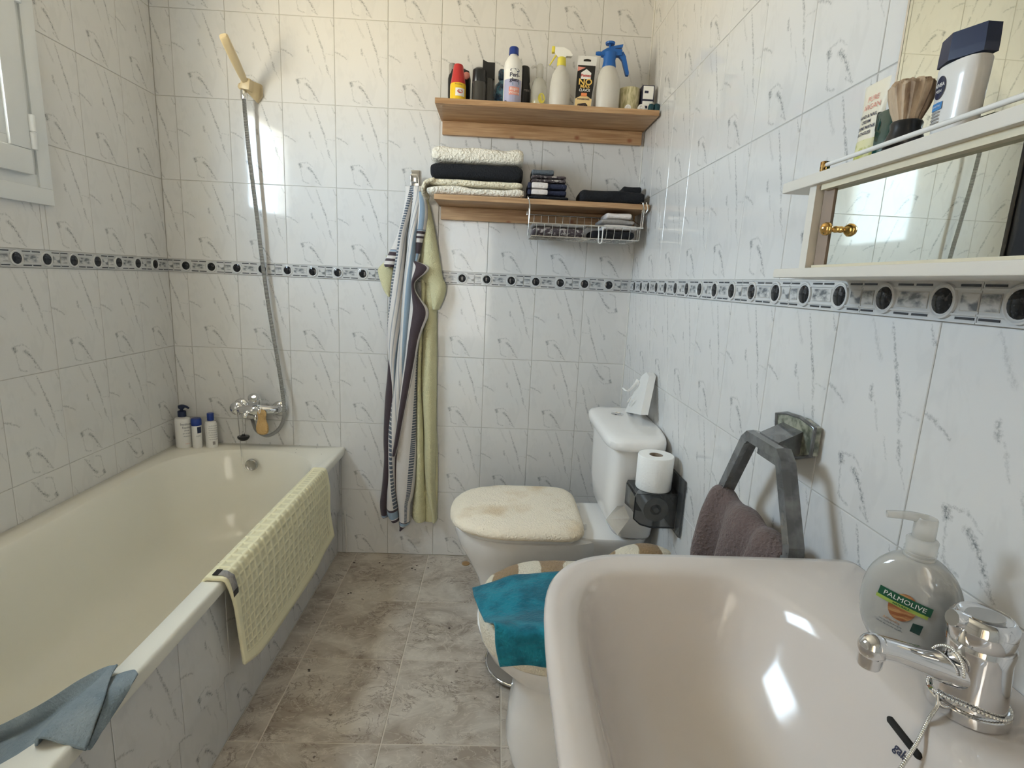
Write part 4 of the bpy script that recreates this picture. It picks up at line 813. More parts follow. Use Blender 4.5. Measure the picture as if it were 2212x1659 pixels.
rib([ribbon('',[[1.281,0.984,0.994],[1.263,0.982,1.043],[1.241,0.98,1.034],[1.206,0.979,0.993],[1.17,0.979,0.992],[1.134,0.976,1.016],[1.103,0.973,1.04],[1.071,0.969,1.044],[1.025,0.966,1.026],[0.97,0.961,1.009],[0.895,0.954,0.997],[0.819,0.945,0.983],[0.733,0.935,0.967],[0.635,0.924,0.948],[0.546,0.913,0.932],[0.486,0.906,0.917]],-.066,.020,sy,'stripe',.26,.0,vr=.86)],'hem_fold','stripe',sy)
rib([ribbon('',[[0.95,0.97,1.001],[0.855,0.961,0.997],[0.759,0.947,0.996],[0.661,0.931,0.997],[0.561,0.914,0.998],[0.481,0.903,0.999],[0.379,0.903,0.996],[0.306,0.911,0.989],[0.265,0.921,0.978],[0.213,0.929,0.976],[0.17,0.931,0.973],[0.143,0.935,0.941]],-.040,.026,sy,'stripe',.04,.42,tw=lambda t:.18*t)],'lower_right_fold','stripe',sy)
rib([ribbon('',[[1.544,0.994,1.018],[1.485,0.996,1.034],[1.416,0.991,1.03],[1.364,0.988,1.017],[1.312,0.991,1.007],[1.277,0.987,0.998]],-.052,.012,sy,'stripe',.60,.80,vr=2.0,tw=lambda t:0)],'right_wing','stripe',sy)
# ================================================================= TOILET
CY=-.465
tl=root('toilet',(1.55,CY,0),'white ceramic toilet with low cistern in the back right corner','toilet')
R=[]
for z,x0,x1,ry,n in ((0.0,1.30,1.66,.105,3),(.03,1.30,1.66,.105,3),(.10,1.31,1.66,.10,2.8),(.20,1.285,1.68,.115,2.6),(.28,1.245,1.70,.145,2.5),(.33,1.218,1.72,.168,2.5),(.37,1.204,1.74,.178,2.5),(.398,1.200,1.75,.180,2.5),(.402,1.205,1.745,.176,2.5)):
    R.append(se(((x0+x1)/2,CY,z),(x1-x0)/2,ry,n,44))
ob('bowl',MB().rings(R),'ceramic',tl)
ob('pan_deck',MB().rings([se((1.72,CY,z),a,b,4,44) for z,a,b in ((.30,.11,.10),(.36,.13,.135),(.40,.137,.150),(.409,.134,.147),(.411,.12,.13))]),'ceramic',tl)
def lidring(z,g=0,N=52):
    out=[]
    for j in range(N):
        a=2*PI*j/N; ca,sa=math.cos(a),math.sin(a); x=1.41+(.215+g)*math.copysign(abs(ca)**(2/(2.3 if ca<0 else 9)),ca); y=CY+(.192+g)*math.copysign(abs(sa)**(2/(2.6 if ca<0 else 5)),sa)
        out.append(Vector((x,y,z)))
    return out
ob('seat',MB().rings([lidring(.403,-.018),lidring(.405,-.012),lidring(.418,-.012),lidring(.420,-.016)]),'white_plastic',tl)
fz=[lidring(z,g) for z,g in ((.420,-.022),(.418,.000),(.424,.010),(.436,.012),(.448,.004),(.458,-.014),(.463,-.05),(.465,-.10),(.466,-.16))]
for r_ in fz:
    for p in r_:
        nz=noise.noise(p*38)*.004+noise.noise(p*110)*.0022; p.z+=nz*(1 if p.z>.43 else .3); p.x+=noise.noise(p*60+Vector((9,0,0)))*.003; p.y+=noise.noise(p*60+Vector((0,9,0)))*.003
ob('fleece_cover',MB().rings(fz),'seatfleece',tl,mods=[('sub',1)],label='beige fleece cover on the closed lid',auto=180)
for s_ in (-1,1): ob('hinge',MB().lathe((1.638,CY+.075*s_,.405),[(.012,0),(.013,.003),(.013,.02),(.009,.026)],16),'white_plastic',tl)
R=[]
for z,fx,ry,n in ((.405,1.765,.13,5),(.43,1.722,.165,5),(.47,1.700,.183,5),(.54,1.692,.190,5.5),(.66,1.692,.196,6),(.742,1.690,.200,6)):
    R.append(se(((fx+1.856)/2,CY,z),(1.856-fx)/2,ry,n,56))
cs=ob('cistern',MB().rings(R),'ceramic',tl)
R=[]
for z,e_,n in ((.736,-.010,5.5),(.736,.004,5.5),(.742,.008,5.5),(.760,.007,5.5),(.768,.0,5.2),(.773,-.014,4.5),(.776,-.05,4)):
    fx=1.678-e_; R.append([Vector((min(p.x,1.862),p.y,p.z)) for p in se(((fx+1.862)/2,CY,z),(1.862-fx)/2,.222+e_,n,56)])
ob('cistern_lid',MB().rings(R),'ceramic',tl)
fb=(1.76,-0.382,0.777)
ob('flush_button',MB().lathe((fb[0],fb[1],.775),[(.021,-.004),(.021,.003),(.018,.0045),(.017,.003),(.002,.003)],26),'chrome',tl)
ob('bolt_cap',MB().lathe((1.229,-0.062,0),[(.019,.0),(.019,.003),(.012,.007),(.002,.008)],20),'rust',tl) if 0 else None
st=(1.226,-0.07,0.002)
t=root('rust_stain_cap',(st[0],st[1],0),'small rust-brown cap lying on the floor below the toilet front','cap')
ob('disc',MB().lathe((st[0],st[1],0.0002),[(.017,.0),(.017,.003),(.012,.006),(.002,.006)],20),'rust',t)
# white dispenser leaning on the cistern
wg=root('toilet_freshener',(1.82,-.32,.776),'white folded plastic holder leaning in the corner on the cistern lid','holder')
gp=[(1.81,-0.302,0.783),(1.81,-0.283,0.755),(1.81,-0.471,0.797),(1.81,-0.53,0.943),(1.81,-0.5,0.95),(1.81,-0.449,0.928)]
ob('wedge',MB().prism([(1.8,-0.327,0.772),(1.8,-0.538,0.815),(1.835,-0.471,0.933),(1.835,-0.435,0.94),(1.83,-0.401,0.921)],(.024,0,0)),'white_plastic',wg,smooth=False)
ob('crumpled_tab',sheet and MB().tube([(1.8,-0.276,0.851),(1.8,-0.347,0.854),(1.81,-0.401,0.89),(1.82,-0.395,0.903)],lambda q:.005+.003*q,8,sub=4,flat=.4),'paper',wg)
ob('tabs',MB().tube([(1.8,-0.36,0.817),(1.8,-0.404,0.847)],.003,6).tube([(1.8,-0.39,0.811),(1.8,-0.432,0.841)],.003,6),'white_plastic',wg)
# toilet roll holder and rolls
rh=root('toilet_roll_holder',(1.80,-.745,.60),'smoked plastic toilet roll box on the right wall beside the cistern','roll holder')
hx0,hx1,hy0,hy1,hz0,hz1=1.732,1.852,-.80,-.69,.548,.648
ob('back_plate',MB().box((1.854,-.83,.53),(1.8645,-.675,.70),0,.006),'smoke',rh)
mb=MB(); prof=[(hx1,hz1),(hx0+.004,hz1),(hx0,hz1-.01),(hx0,hz0+.025),(hx0+.02,hz0+.008),(hx0+.05,hz0),(hx1,hz0)]
for y in (hy0,hy1-.003): mb.prism([(x,y,z) for x,z in prof],(0,.003,0))
mb.box((hx0+.003,hy0+.003,hz1-.003),(hx1,hy1-.003,hz1)); mb.box((hx0,hy0+.003,hz0+.04),(hx0+.003,hy1-.003,hz1-.01))
ob('box',mb,'smoke',rh,smooth=False)
ob('edge_strip',MB().tube([(x,hy0,z) for x,z in prof[2:]],.0022,6),'black',rh)
ob('spindle',MB().lathe((1.797,hy1-.004,.598),[(.008,0),(.008,.102)],14,axis='y'),'white_plastic',rh)
r0=root('toilet_paper',(1.797,-.745,.598),'toilet paper roll inside the smoked holder with a pointed sheet hanging out','toilet paper')
ob('paper_roll',MB().lathe((1.797,-.699,.598),[(.016,0),(.036,0),(.036,.092),(.016,.092)],30,axis='y',cap=(False,False)),'paper',r0)
ob('core',MB().lathe((1.797,-.698,.598),[(.0155,0),(.0155,.094)],24,axis='y',cap=(False,False)),'card',r0)
pp=[(1.691,-0.76,0.592),(1.652,-0.8,0.568),(1.69,-0.8,0.521),(1.732,-0.76,0.555),(1.719,-0.735,0.584)]
mb=MB(); mb.add([pp[0],pp[1],pp[2],pp[3],pp[4]],[[0,1,2,3,4]]); ob('hanging_sheet',mb,'paper',r0,rc=False,mods=[('sol',.0012)],smooth=False)
r1=root('spare_toilet_roll',(1.782,-.745,hz1),'full white toilet roll standing on top of the smoked holder','toilet paper')
rc_=(1.797,-.745,hz1+.0005)
ob('paper_roll',MB().lathe(rc_,[(.020,0),(.050,0),(.0515,.003),(.0515,.097),(.050,.1),(.020,.1),(.0195,.002)],36,cap=(False,False)),'paper',r1)
ob('core',MB().lathe(rc_,[(.019,.001),(.019,.099)],24,cap=(False,False)),'card',r1)
# ================================================================= BIDET with cover and towel
BY=-1.0
bd=root('bidet',(1.55,BY,0),'white ceramic bidet between the toilet and the washbasin','bidet')
R=[]
for z,x0,x1,ry,n in ((0.0,1.40,1.80,.105,3.4),(.06,1.385,1.80,.10,3.2),(.14,1.39,1.80,.092,3),(.21,1.40,1.80,.095,2.8),(.26,1.385,1.82,.122,2.6),(.32,1.33,1.84,.160,2.6),(.37,1.304,1.855,.175,2.6),(.395,1.299,1.857,.178,2.6),(.40,1.304,1.855,.174,2.6)):
    R.append(se(((x0+x1)/2,BY,z),(x1-x0)/2,ry,n,44))
ob('bowl',MB().rings(R),'ceramic',bd)
dp=(1.365,-0.691,0.02)
t=root('metal_dish',(1.44,-.72,0),'round metal dish on the floor, mostly hidden behind the bidet','dish')
ob('rim',MB().tube([(1.445+.118*math.cos(a),-.695+.118*math.sin(a),.022) for a in [2*PI*j/48 for j in range(48)]],.004,8,closed=True),'chrome',t)
ob('dish_plate',MB().lathe((1.445,-.695,0),[(.09,.0005),(.116,.018),(.116,.022),(.10,.014),(.002,.012)],48),'chrome2',t)
# plush lid cover
R=[]
def covring(z,g=0,N=56):
    out=[]
    for j in range(N):
        a=2*PI*j/N; ca,sa=math.cos(a),math.sin(a); x=1.555+(.243+g)*math.copysign(abs(ca)**(2/2.6),ca); y=BY+(.190+g)*math.copysign(abs(sa)**(2/2.5),sa)
        out.append(Vector((x,y,z+max(0,(x-1.60))*.13+max(0,y-BY)*.02)))
    return out
fz=[covring(z,g) for z,g in ((.37,-.004),(.368,.004),(.385,.010),(.406,.010),(.424,.012),(.438,.002),(.447,-.02),(.45,-.07),(.452,-.13))]
for r_ in fz:
    for p in r_:
        p.z+=noise.noise(p*30)*.006+noise.noise(p*100)*.003; p.x+=noise.noise(p*50+Vector((9,0,0)))*.004; p.y+=noise.noise(p*50+Vector((0,9,0)))*.004
cv=ob('plush_cover',MB().rings(fz),'dog',loc=(1.545,BY,.40),label='brown, cream and black patched plush cover on the bidet',cat='cover',mods=[('sub',1)],auto=180)
fz=[]
for k in range(9):
    q=k/8; fz.append([Vector((1.65+.19*q,-.845+.045*max(math.sin(PI*q),.06)**.6*math.cos(a)+.012*q,.468+.018*q+.034*max(math.sin(PI*q),.06)**.6*math.sin(a)))+Vector((0,0,.004*noise.noise(Vector((q*6,a,1))))) for a in [2*PI*j/18 for j in range(18)]])
fl_=ob('turned_up_edge',MB().rings(fz),'dog',cv,mods=[('sub',1)],auto=180)
tt=root('teal_towel',(1.40,BY,.46),'teal hand towel draped over the plush cover of the bidet','towel')
zT=.468
rows=[[(1.283,-0.982,0.452),(1.377,-0.952,0.468),(1.474,-0.942,0.478),(1.572,-0.939,0.482)],
      [(1.297,-1.046,0.458),(1.387,-1.038,0.474),(1.477,-1.036,0.482),(1.569,-1.028,0.486)],
      [(1.319,-1.128,0.464),(1.393,-1.106,0.474),(1.47,-1.107,0.482),(1.557,-1.104,0.486)],
      [(1.337,-1.205,0.514),(1.39,-1.212,0.507),(1.458,-1.215,0.507),(1.537,-1.215,0.504)],
      [(1.346,-1.222,0.473),(1.397,-1.228,0.473),(1.459,-1.226,0.468),(1.538,-1.226,0.464)],
      [(1.356,-1.226,0.427),(1.402,-1.232,0.436),(1.461,-1.23,0.43),(1.54,-1.23,0.423)]]
sheet('cloth',rows,'teal',(8,7),.006,tt,wob=.0045,seed=8)
# ================================================================= TOWEL RING
rg=root('towel_ring',(1.84,-1.31,.96),'grey translucent towel ring on a stained hexagonal wall plate','towel ring')
pl_=[(1.862,-1.257,1.004),(1.862,-1.292,1.013),(1.862,-1.335,1.016),(1.862,-1.378,1.009),(1.862,-1.378,0.961),(1.862,-1.313,0.933),(1.862,-1.27,0.946)]
ob('wall_plate',MB().prism(pl_,(-.012,0,0)),'stainplate',rg,smooth=False)
ob('plate_rim',MB().tube([Vector(p)+Vector((-.012,0,0)) for p in pl_],.0035,8,closed=True),'smoke2',rg)
ob('wedge_mount',MB().prism([(1.855,-1.28,.995),(1.855,-1.345,.995),(1.80,-1.365,.978),(1.80,-1.30,.978)],(0,0,-.040)),'smoke2',rg,smooth=False)
rx=1.797
pts=[(rx,-1.285,.966),(rx,-1.385,.966),(rx,-1.40,.953),(rx,-1.455,.835),(rx,-1.458,.815),(rx,-1.445,.805),(rx,-1.215,.805),(rx,-1.200,.815),(rx,-1.205,.835),(rx,-1.27,.953)]
mb=MB(); n_=len(pts); R=[]
for k in range(n_):
    p=Vector(pts[k]); a=Vector(pts[k-1]); b=Vector(pts[(k+1)%n_]); t_=((b-p).normalized()+(p-a).normalized()).normalized(); nr=t_.cross(Vector((1,0,0))).normalized()
    h_=.0095; d_=.0125
    R.append([p+nr*h_+Vector((-d_,0,0)),p+nr*h_*1.2,p+nr*h_+Vector((d_,0,0)),p-nr*h_+Vector((d_,0,0)),p-nr*h_*.6,p-nr*h_+Vector((-d_,0,0))])
R.append(R[0]); mb.rings(R,0,(False,False)); ob('ring',mb,'smoke2',rg,smooth=False)
ht=root('hand_towel',(1.797,-1.33,.82),'taupe brown hand towel hanging over the bar of the towel ring','towel')
rows=[]
for dx,z in ((-.030,.60),(-.034,.70),(-.030,.78),(-.020,.822),(-.004,.832),(.012,.822),(.022,.78),(.026,.70),(.028,.62)):
    r_=[]
    for k in range(13):
        s=k/12; y=-1.195-.25*s; fold=.018*math.sin(s*PI*5.2+.6)+.004*math.sin(s*23); sl=(.830-z)
        front=1 if dx<0 else .5
        r_.append((rx+dx-fold*front*min(1,.4+sl*6)*(1 if dx<0 else 0),y+.02*sl*(s-.5)*2+(.006*math.sin(s*9)),z-.004+.006*math.sin(s*PI*5.2+.6)*(1 if abs(dx)<.025 else .3)-.004*s))
    rows.append(r_)
sheet('cloth',rows,'brownterry',(4,4),.010,ht,wob=.0025,seed=5)
# ================================================================= WASHBASIN
SZ0=.838
wb_=root('washbasin',(1.62,-1.81,0),'white ceramic washbasin with rounded front corner below the mirror cabinet','washbasin')
def dring(x0,x1,y0,y1,z,nf,nb,N=80):
    """D-shaped outline: front (low x) rounded by exponent nf, back by nb"""
    cx,cy=(x0+x1)/2,(y0+y1)/2; rx_,ry_=(x1-x0)/2,(y1-y0)/2; out=[]
    for j in range(N):
        a=2*PI*j/N; ca,sa=math.cos(a),math.sin(a); n=nf if ca<0 else nb
        out.append(Vector((cx+rx_*math.copysign(abs(ca)**(2/n),ca),cy+ry_*math.copysign(abs(sa)**(2/n),sa),z)))
    return out
Y0,Y1=-2.145,-1.490
R=[dring(1.50,1.862,Y0+.14,Y1-.14,SZ0-.19,2.6,12),dring(1.45,1.862,Y0+.08,Y1-.08,SZ0-.16,3,14),dring(1.40,1.863,Y0+.02,Y1-.02,SZ0-.08,3.6,24),dring(1.386,1.864,Y0+.002,Y1-.002,SZ0-.022,4.2,36),dring(1.385,1.864,Y0,Y1,SZ0-.006,4.4,40),dring(1.389,1.864,Y0+.004,Y1-.004,SZ0,4.4,40),
   dring(1.400,1.862,Y0+.015,Y1-.015,SZ0+.001,4.4,40),
   dring(1.420,1.736,Y0+.044,Y1-.043,SZ0-.002,3.8,3.6),dring(1.427,1.730,Y0+.053,Y1-.052,SZ0-.009,3.8,3.5),dring(1.434,1.722,Y0+.062,Y1-.060,SZ0-.026,3.7,3.4),dring(1.446,1.704,Y0+.082,Y1-.078,SZ0-.065,3.5,3.2),dring(1.462,1.676,Y0+.11,Y1-.105,SZ0-.105,3.2,3),dring(1.485,1.645,Y0+.15,Y1-.15,SZ0-.133,2.8,2.8),dring(1.52,1.61,Y0+.22,Y1-.22,SZ0-.145,2.2,2.2),dring(1.548,1.592,-1.84,-1.79,SZ0-.148,2,2)]
ob('basin',MB().rings(R,0,(True,True)),'sink',wb_,auto=70)
ob('pedestal',MB().lathe((1.68,-1.81,0),[(.105,0),(.10,.02),(.085,.2),(.085,.5),(.11,.655)],32),'sink',wb_)
ob('drain',MB().lathe((1.57,-1.815,SZ0-.1475),[(.021,0),(.022,.002),(.018,.003),(.015,.0015),(.002,.0015)],24),'chrome',wb_)
sl0=Vector((1.703,-1.787,0.835)); sl1=Vector((1.703,-1.83,0.832))
def sinkw(y,z): # back slope of the bowl
    d=SZ0-z
    for (d0,x0),(d1,x1) in zip(((.002,1.736),(.009,1.730),(.026,1.722),(.065,1.704)),((.009,1.730),(.026,1.722),(.065,1.704),(.105,1.676))):
        if d<=d1: return x0+(x1-x0)*(d-d0)/(d1-d0)
    return 1.66
za=SZ0-.027; sx_=sinkw(0,za); yA,yB=-1.767,-1.811; zA,zB=0.816,0.813
mb=MB(); mb.tube([(sinkw(0,zA+(zB-zA)*q)-.0005,yA+(yB-yA)*q,zA+(zB-zA)*q) for q in (0,.06,.5,.94,1)],lambda q:.0036 if .03<q<.97 else .0018,10); ob('overflow_slot',mb,'gap',wb_)
text('gala',.0105,lambda a,b:Vector((sinkw(0,zB-.010+b)-.0006,(yA+yB)/2-.006-a,zB-.010+b)),'lettering','ink',wb_,bold=True)
# ---- tap
tp=root('basin_tap',(1.795,-1.782,SZ0),'chrome monobloc basin tap with round lever head','tap')
tx,ty=1.790,-1.776
ob('base_ring',MB().lathe((tx,ty,SZ0),[(.033,0),(.0335,.004),(.033,.010),(.030,.012)],36),'chrome',tp)
ob('body',MB().lathe((tx,ty,SZ0+.010),[(.029,0),(.0285,.01),(.027,.03),(.0255,.05),(.0265,.062),(.024,.066)],36),'chrome',tp)
ob('lever_head',MB().lathe((tx-.002,ty,SZ0+.070),[(.0225,0),(.0255,.004),(.0268,.014),(.026,.024),(.022,.0295),(.0205,.030)],36,cap=(True,False)).lathe((tx-.002,ty,SZ0+.070),[(.0205,.030),(.0185,.0285),(.001,.0285)],36,cap=(False,True)).tube([(tx-.016,ty,SZ0+.090),(tx-.028,ty,SZ0+.0945),(tx-.034,ty,SZ0+.096)],lambda q:.009-.0015*q,14,sub=4),'chrome',tp)
ob('cap_disc',MB().lathe((tx-.002,ty,SZ0+.0985),[(.0165,0),(.0165,.001),(.001,.0012)],30,sy=.75),'chrome2',tp)
mb=MB(); R=[]
for x,z,rw,rh_ in ((tx-.012,SZ0+.036,.019,.018),(tx-.03,SZ0+.042,.017,.015),(tx-.06,SZ0+.052,.0145,.0115),(tx-.088,SZ0+.061,.0125,.0105),(tx-.104,SZ0+.0645,.0125,.011)):
    R.append([Vector((x,ty+rw*math.cos(a),z+rh_*math.sin(a))) for a in [2*PI*j/22 for j in range(22)]])
mb.rings(R); mb.sphere((tx-.1035,ty,SZ0+.0625),.0136,14,sc=(1,.95,1)); mb.lathe((tx-.1045,ty,SZ0+.0625-.019),[(.0098,0),(.0105,.002),(.0105,.014)],22); ob('spout',mb,'chrome',tp)
bl_=[]
for k in range(60):
    a=PI*.95+k/59*(2*PI*.93); bl_.append((tx+.0315*math.cos(a),ty+.0315*math.sin(a),SZ0+.015+.004*math.sin(a*2)))
chn=root('basin_chain',(tx-.03,ty,SZ0+.012),'ball chain wound round the base of the basin tap and falling into the basin','chain')
mb=MB()
def ball(p,r=.0017): mb.sphere(p,r,5)
for p in bl_: ball(p)
cpts=catmull([Vector(p) for p in [(tx-.033,ty-.002,SZ0+.014),(1.755,-1.782,0.843),(1.739,-1.793,0.839),(1.723,-1.804,0.828),(1.711,-1.81,0.815),(1.699,-1.814,0.798)]],11)
for p in cpts: ball(p,.0019)
for k in range(26):
    a=PI*(.12+.76*k/25); x_=tx-.030; ball((x_+.004*math.sin(a),ty+.020*math.cos(a),SZ0+.040+.022*math.sin(a)))
ob('ball_links',mb,'steel',chn,kind='stuff')
# ---- soap bottle
sc_=Vector((1.790,-1.690,SZ0+.0012)); nrm=Vector((-.70,-.714,0)); wdr=Vector((.714,-.70,0))
sb=root('soap_bottle',tuple(sc_),'clear hand soap pump bottle with green label band behind the basin tap','soap bottle')
def sp_(a,z,w_,d_):
    ca,sa=math.cos(a),math.sin(a); return sc_+wdr*(w_*math.copysign(abs(ca)**.85,ca))+nrm*(d_*math.copysign(abs(sa)**.8,sa))+Vector((0,0,z))
SP=[(0,.026,.016),(.003,.031,.019),(.014,.040,.021),(.034,.0465,.0215),(.058,.0475,.0215),(.080,.044,.0205),(.096,.036,.019),(.107,.024,.016),(.111,.016,.0145)]
def spw(z):
    for (z0,w0,d0),(z1,w1,d1) in zip(SP,SP[1:]):
        if z<=z1: q=(z-z0)/(z1-z0); return w0+(w1-w0)*q,d0+(d1-d0)*q
    return SP[-1][1:]
ob('bottle_body',MB().rings([[sp_(2*PI*j/40,z,w_,d_) for j in range(40)] for z,w_,d_ in SP]),'soap',sb,mods=[('sub',1)],auto=180)
ob('neck',MB().lathe(sc_+Vector((0,0,.110)),[(.0150,0),(.0152,.002),(.0145,.003),(.0152,.006),(.0145,.007),(.0152,.010),(.0145,.012),(.0150,.020),(.0135,.022),(.012,.023)],28),'pump',sb)
ob('pump_head',MB().lathe(sc_+Vector((0,0,.132)),[(.0105,0),(.0110,.002),(.0105,.022),(.0095,.024)],22).tube([tuple(sc_+Vector((0,0,.153))),tuple(sc_+Vector((-.014,.006,.155))),tuple(sc_+Vector((-.034,.014,.153)))],lambda q:.006-.002*q,10,sub=3),'pump',sb)
def lab(rot=-.14,z0=.052,eps=.0009):
    cr_,sr_=math.cos(rot),math.sin(rot)
    def fn(x,y):
        x*=.74; y*=.74
        a=x*cr_-y*sr_-.004; z=z0+.008+x*sr_+y*cr_; w_,d_=spw(z); k=min(.98,abs(a/w_)); d=d_*(1-k**(2/.85))**(.4)+eps
        return sc_+wdr*a+nrm*d+Vector((0,0,z))
    return fn
def lpatch(pts,name,m,eps=.0009,rot=-.14,grid=None):
    mb=MB(); fn=lab(rot,eps=eps)
    if grid:
        x0,x1,y0,y1=grid; n=14; mb.rings([[fn(x0+(x1-x0)*i/n,y) for i in range(n+1)] for y in (y0,(y0+y1)/2,y1)],0,(False,False),closed=False)
    else:
        fc=[fn(0,0) if 0 else fn(*[sum(q[i] for q in pts)/len(pts) for i in (0,1)])]; mb.add([fn(*q) for q in pts]+fc,[[i,(i+1)%len(pts),len(pts)] for i in range(len(pts))])
    return ob(name,mb,m,sb,rc=False)
al=[(.017*math.cos(a)*(1 if math.cos(a)>0 else 1),-.006+.021*math.sin(a)*(1.0 if math.sin(a)<0 else 1.1)) for a in [2*PI*j/28 for j in range(28)]]
mb=MB(); fn=lab(-.25,eps=.0007); mb.rings([[fn(x*k+.001,(y+.006)*k-.006) for x,y in al] for k in (1,.66,.33,.03)],0,(False,True)); ob('almond',mb,'almond',sb,rc=False)
lpatch(None,'green_band','green',.0012,grid=(-.033,.033,-.001,.0125)); lpatch(None,'lime_band','lime',.0011,grid=(-.034,.031,-.0065,-.001))
text('PALMOLIVE',.0100,lambda x,y:lab(eps=.0017)(x*1.05,y+.0056),'lettering','txwhite',sb)
text('NATURALS',.0042,lambda x,y:lab(eps=.0016)(x-.002,y-.0038),'lettering','green',sb,bold=True)
for i,s_ in enumerate(('Almendra','con leche hidratante','jabón de manos líquido')): text(s_,(.0055,.0036,.0036)[i],(lambda k:lambda x,y:lab(eps=.0012)(x-.006,y-.031-k*.005))(i),'lettering','almond' if i==0 else 'greytowel',sb)
lpatch([(.018,-.020),(.030,-.018),(.030,-.034),(.018,-.034)],'leaf_mark','dgreen',.0012)
# ================================================================= MIRROR CABINET
cb=root('mirror_cabinet',(1.80,-1.72,1.25),'low white wall cabinet with mirrored sliding doors above the washbasin','cabinet')
FX=1.745; CYL=-1.378; CYR=-2.05
ob('bottom_board',MB().box((FX,CYR,1.2485),(1.8635,CYL,1.2615),0,.0012),'lam',cb,smooth=False)
ob('top_board',MB().box((FX,CYR,1.3735),(1.8635,CYL+.006,1.3885),0,.0012),'lam',cb,smooth=False)
ob('side_panel',MB().box((FX+.006,-1.453,1.2615),(1.8635,-1.437,1.3735)),'lam',cb,smooth=False)
ob('shaded_strip',MB().box((FX+.016,-1.480,1.2615),(FX+.030,-1.456,1.3735)),'strip',cb,smooth=False)  # brown strip: shade on the panel's inner side, put in as colour
ob('side_panel',MB().box((FX+.014,CYR+.07,1.2615),(1.8635,CYR+.085,1.3735)),'lam',cb,smooth=False)
ob('back_panel',MB().box((1.857,CYR+.085,1.2615),(1.8635,-1.461,1.3735)),'lam',cb,smooth=False)
ob('lower_track',MB().box((FX+.010,CYR+.085,1.2615),(FX+.026,-1.461,1.2655)),'lam2',cb,smooth=False)
ob('upper_track',MB().box((FX+.008,CYR+.085,1.3655),(FX+.028,-1.461,1.3735)),'lam2',cb,smooth=False)
dm=ob('mirror_door',MB().box((FX+.018,-1.738,1.2655),(FX+.022,-1.480,1.3655)),'mirror',cb,smooth=False)
ob('knob',MB().lathe((FX+.018,-1.497,1.311),[(.004,0),(.0045,.004),(.003,.008),(.0055,.010),(.0085,.014),(.0085,.018),(.006,.022),(.001,.0235)],20,axis='x'),'brass',dm)
ob('dark_sheet',MB().box((FX+.023,CYR+.09,1.2655),(FX+.027,-1.733,1.3655)),'dark',cb,smooth=False)  # near-black sheet closing the bay beside the mirrored door
ob('rail',MB().tube([(FX+.006,-1.468,1.3965),(FX+.006,CYR+.02,1.3965)],.0028,12),'white_plastic',cb)
ob('rail_bracket',MB().box((FX+.001,-1.470,1.3885),(FX+.011,-1.462,1.4015),0,.0015),'brass',cb)
mr_=root('wall_mirror',(1.86,-1.9,1.40),'large frameless wall mirror standing on the cabinet top','mirror')
ob('mirror_glass',MB().box((1.858,-2.6,1.3893),(1.8632,-1.421,2.25)),'mirror',mr_,smooth=False)
ob('bevelled_edge',MB().box((1.8575,-1.4245,1.3893),(1.8632,-1.4208,2.25)),'chrome',mr_,smooth=False)
CZ=1.3887; CG='toiletries on the mirror cabinet'
# argan tube
t=root('hand_cream_tube',(1.802,-1.46,CZ),'flat cream coloured tube with olive print at the left of the cabinet top','tube',CG)
ax0,ay0=1.802,-1.471; w2=.024; H=.112
def ap_(a,b,e=0): # a -1..1 along y, b 0..1 up
    th=.012*(1-b)+.001; return Vector((ax0-th*max(0,1-abs(a)**2.2)**.6-e,ay0-a*w2*(.86+.14*b),CZ+b*H))
mb=MB(); n=14
mb.rings([[ap_(-1+2*i/n,b) for i in range(n+1)]+[Vector((2*ax0-ap_(1-2*i/n,b).x,ap_(1-2*i/n,b).y,CZ+b*H)) for i in range(1,n)] for b in (0,.1,.3,.5,.7,.9,1)]); ob('tube_body',mb,'argan',t)
mb=MB(); mb.rings([[ap_(-.85+1.7*i/n,b,.0006) for i in range(n+1)] for b in (.02,.18,.36)],0,(False,False),closed=False); ob('leaf_print',mb,'olive',t,rc=False)
def af(a0,b0): return lambda x,y: ap_(a0+x/w2,b0+y/H,.0009)
text('PURE',.0095,af(.05,.82),'lettering','salmon',t); text('ARGAN',.0095,af(.05,.73),'lettering','salmon',t)
for i,s_ in enumerate(('HAND & NAIL','CREAM','CREME MAINS','& ONGLES')): text(s_,.0058,af(-.1,.63-.065*i),'lettering','ink',t,bold=True)
# green box
t=root('green_box',(1.795,-1.500,CZ),'dark green glossy razor pack standing behind the shaving brush','box',CG)
gx=-1.504
ob('pack',MB().box((1.785,gx-.034,CZ),(1.808,gx,CZ+.064),0,.004),'dgreen',t)
ob('cap_end',MB().box((1.787,gx-.001,CZ+.042),(1.806,gx+.004,CZ+.066),0,.003),'black',t)
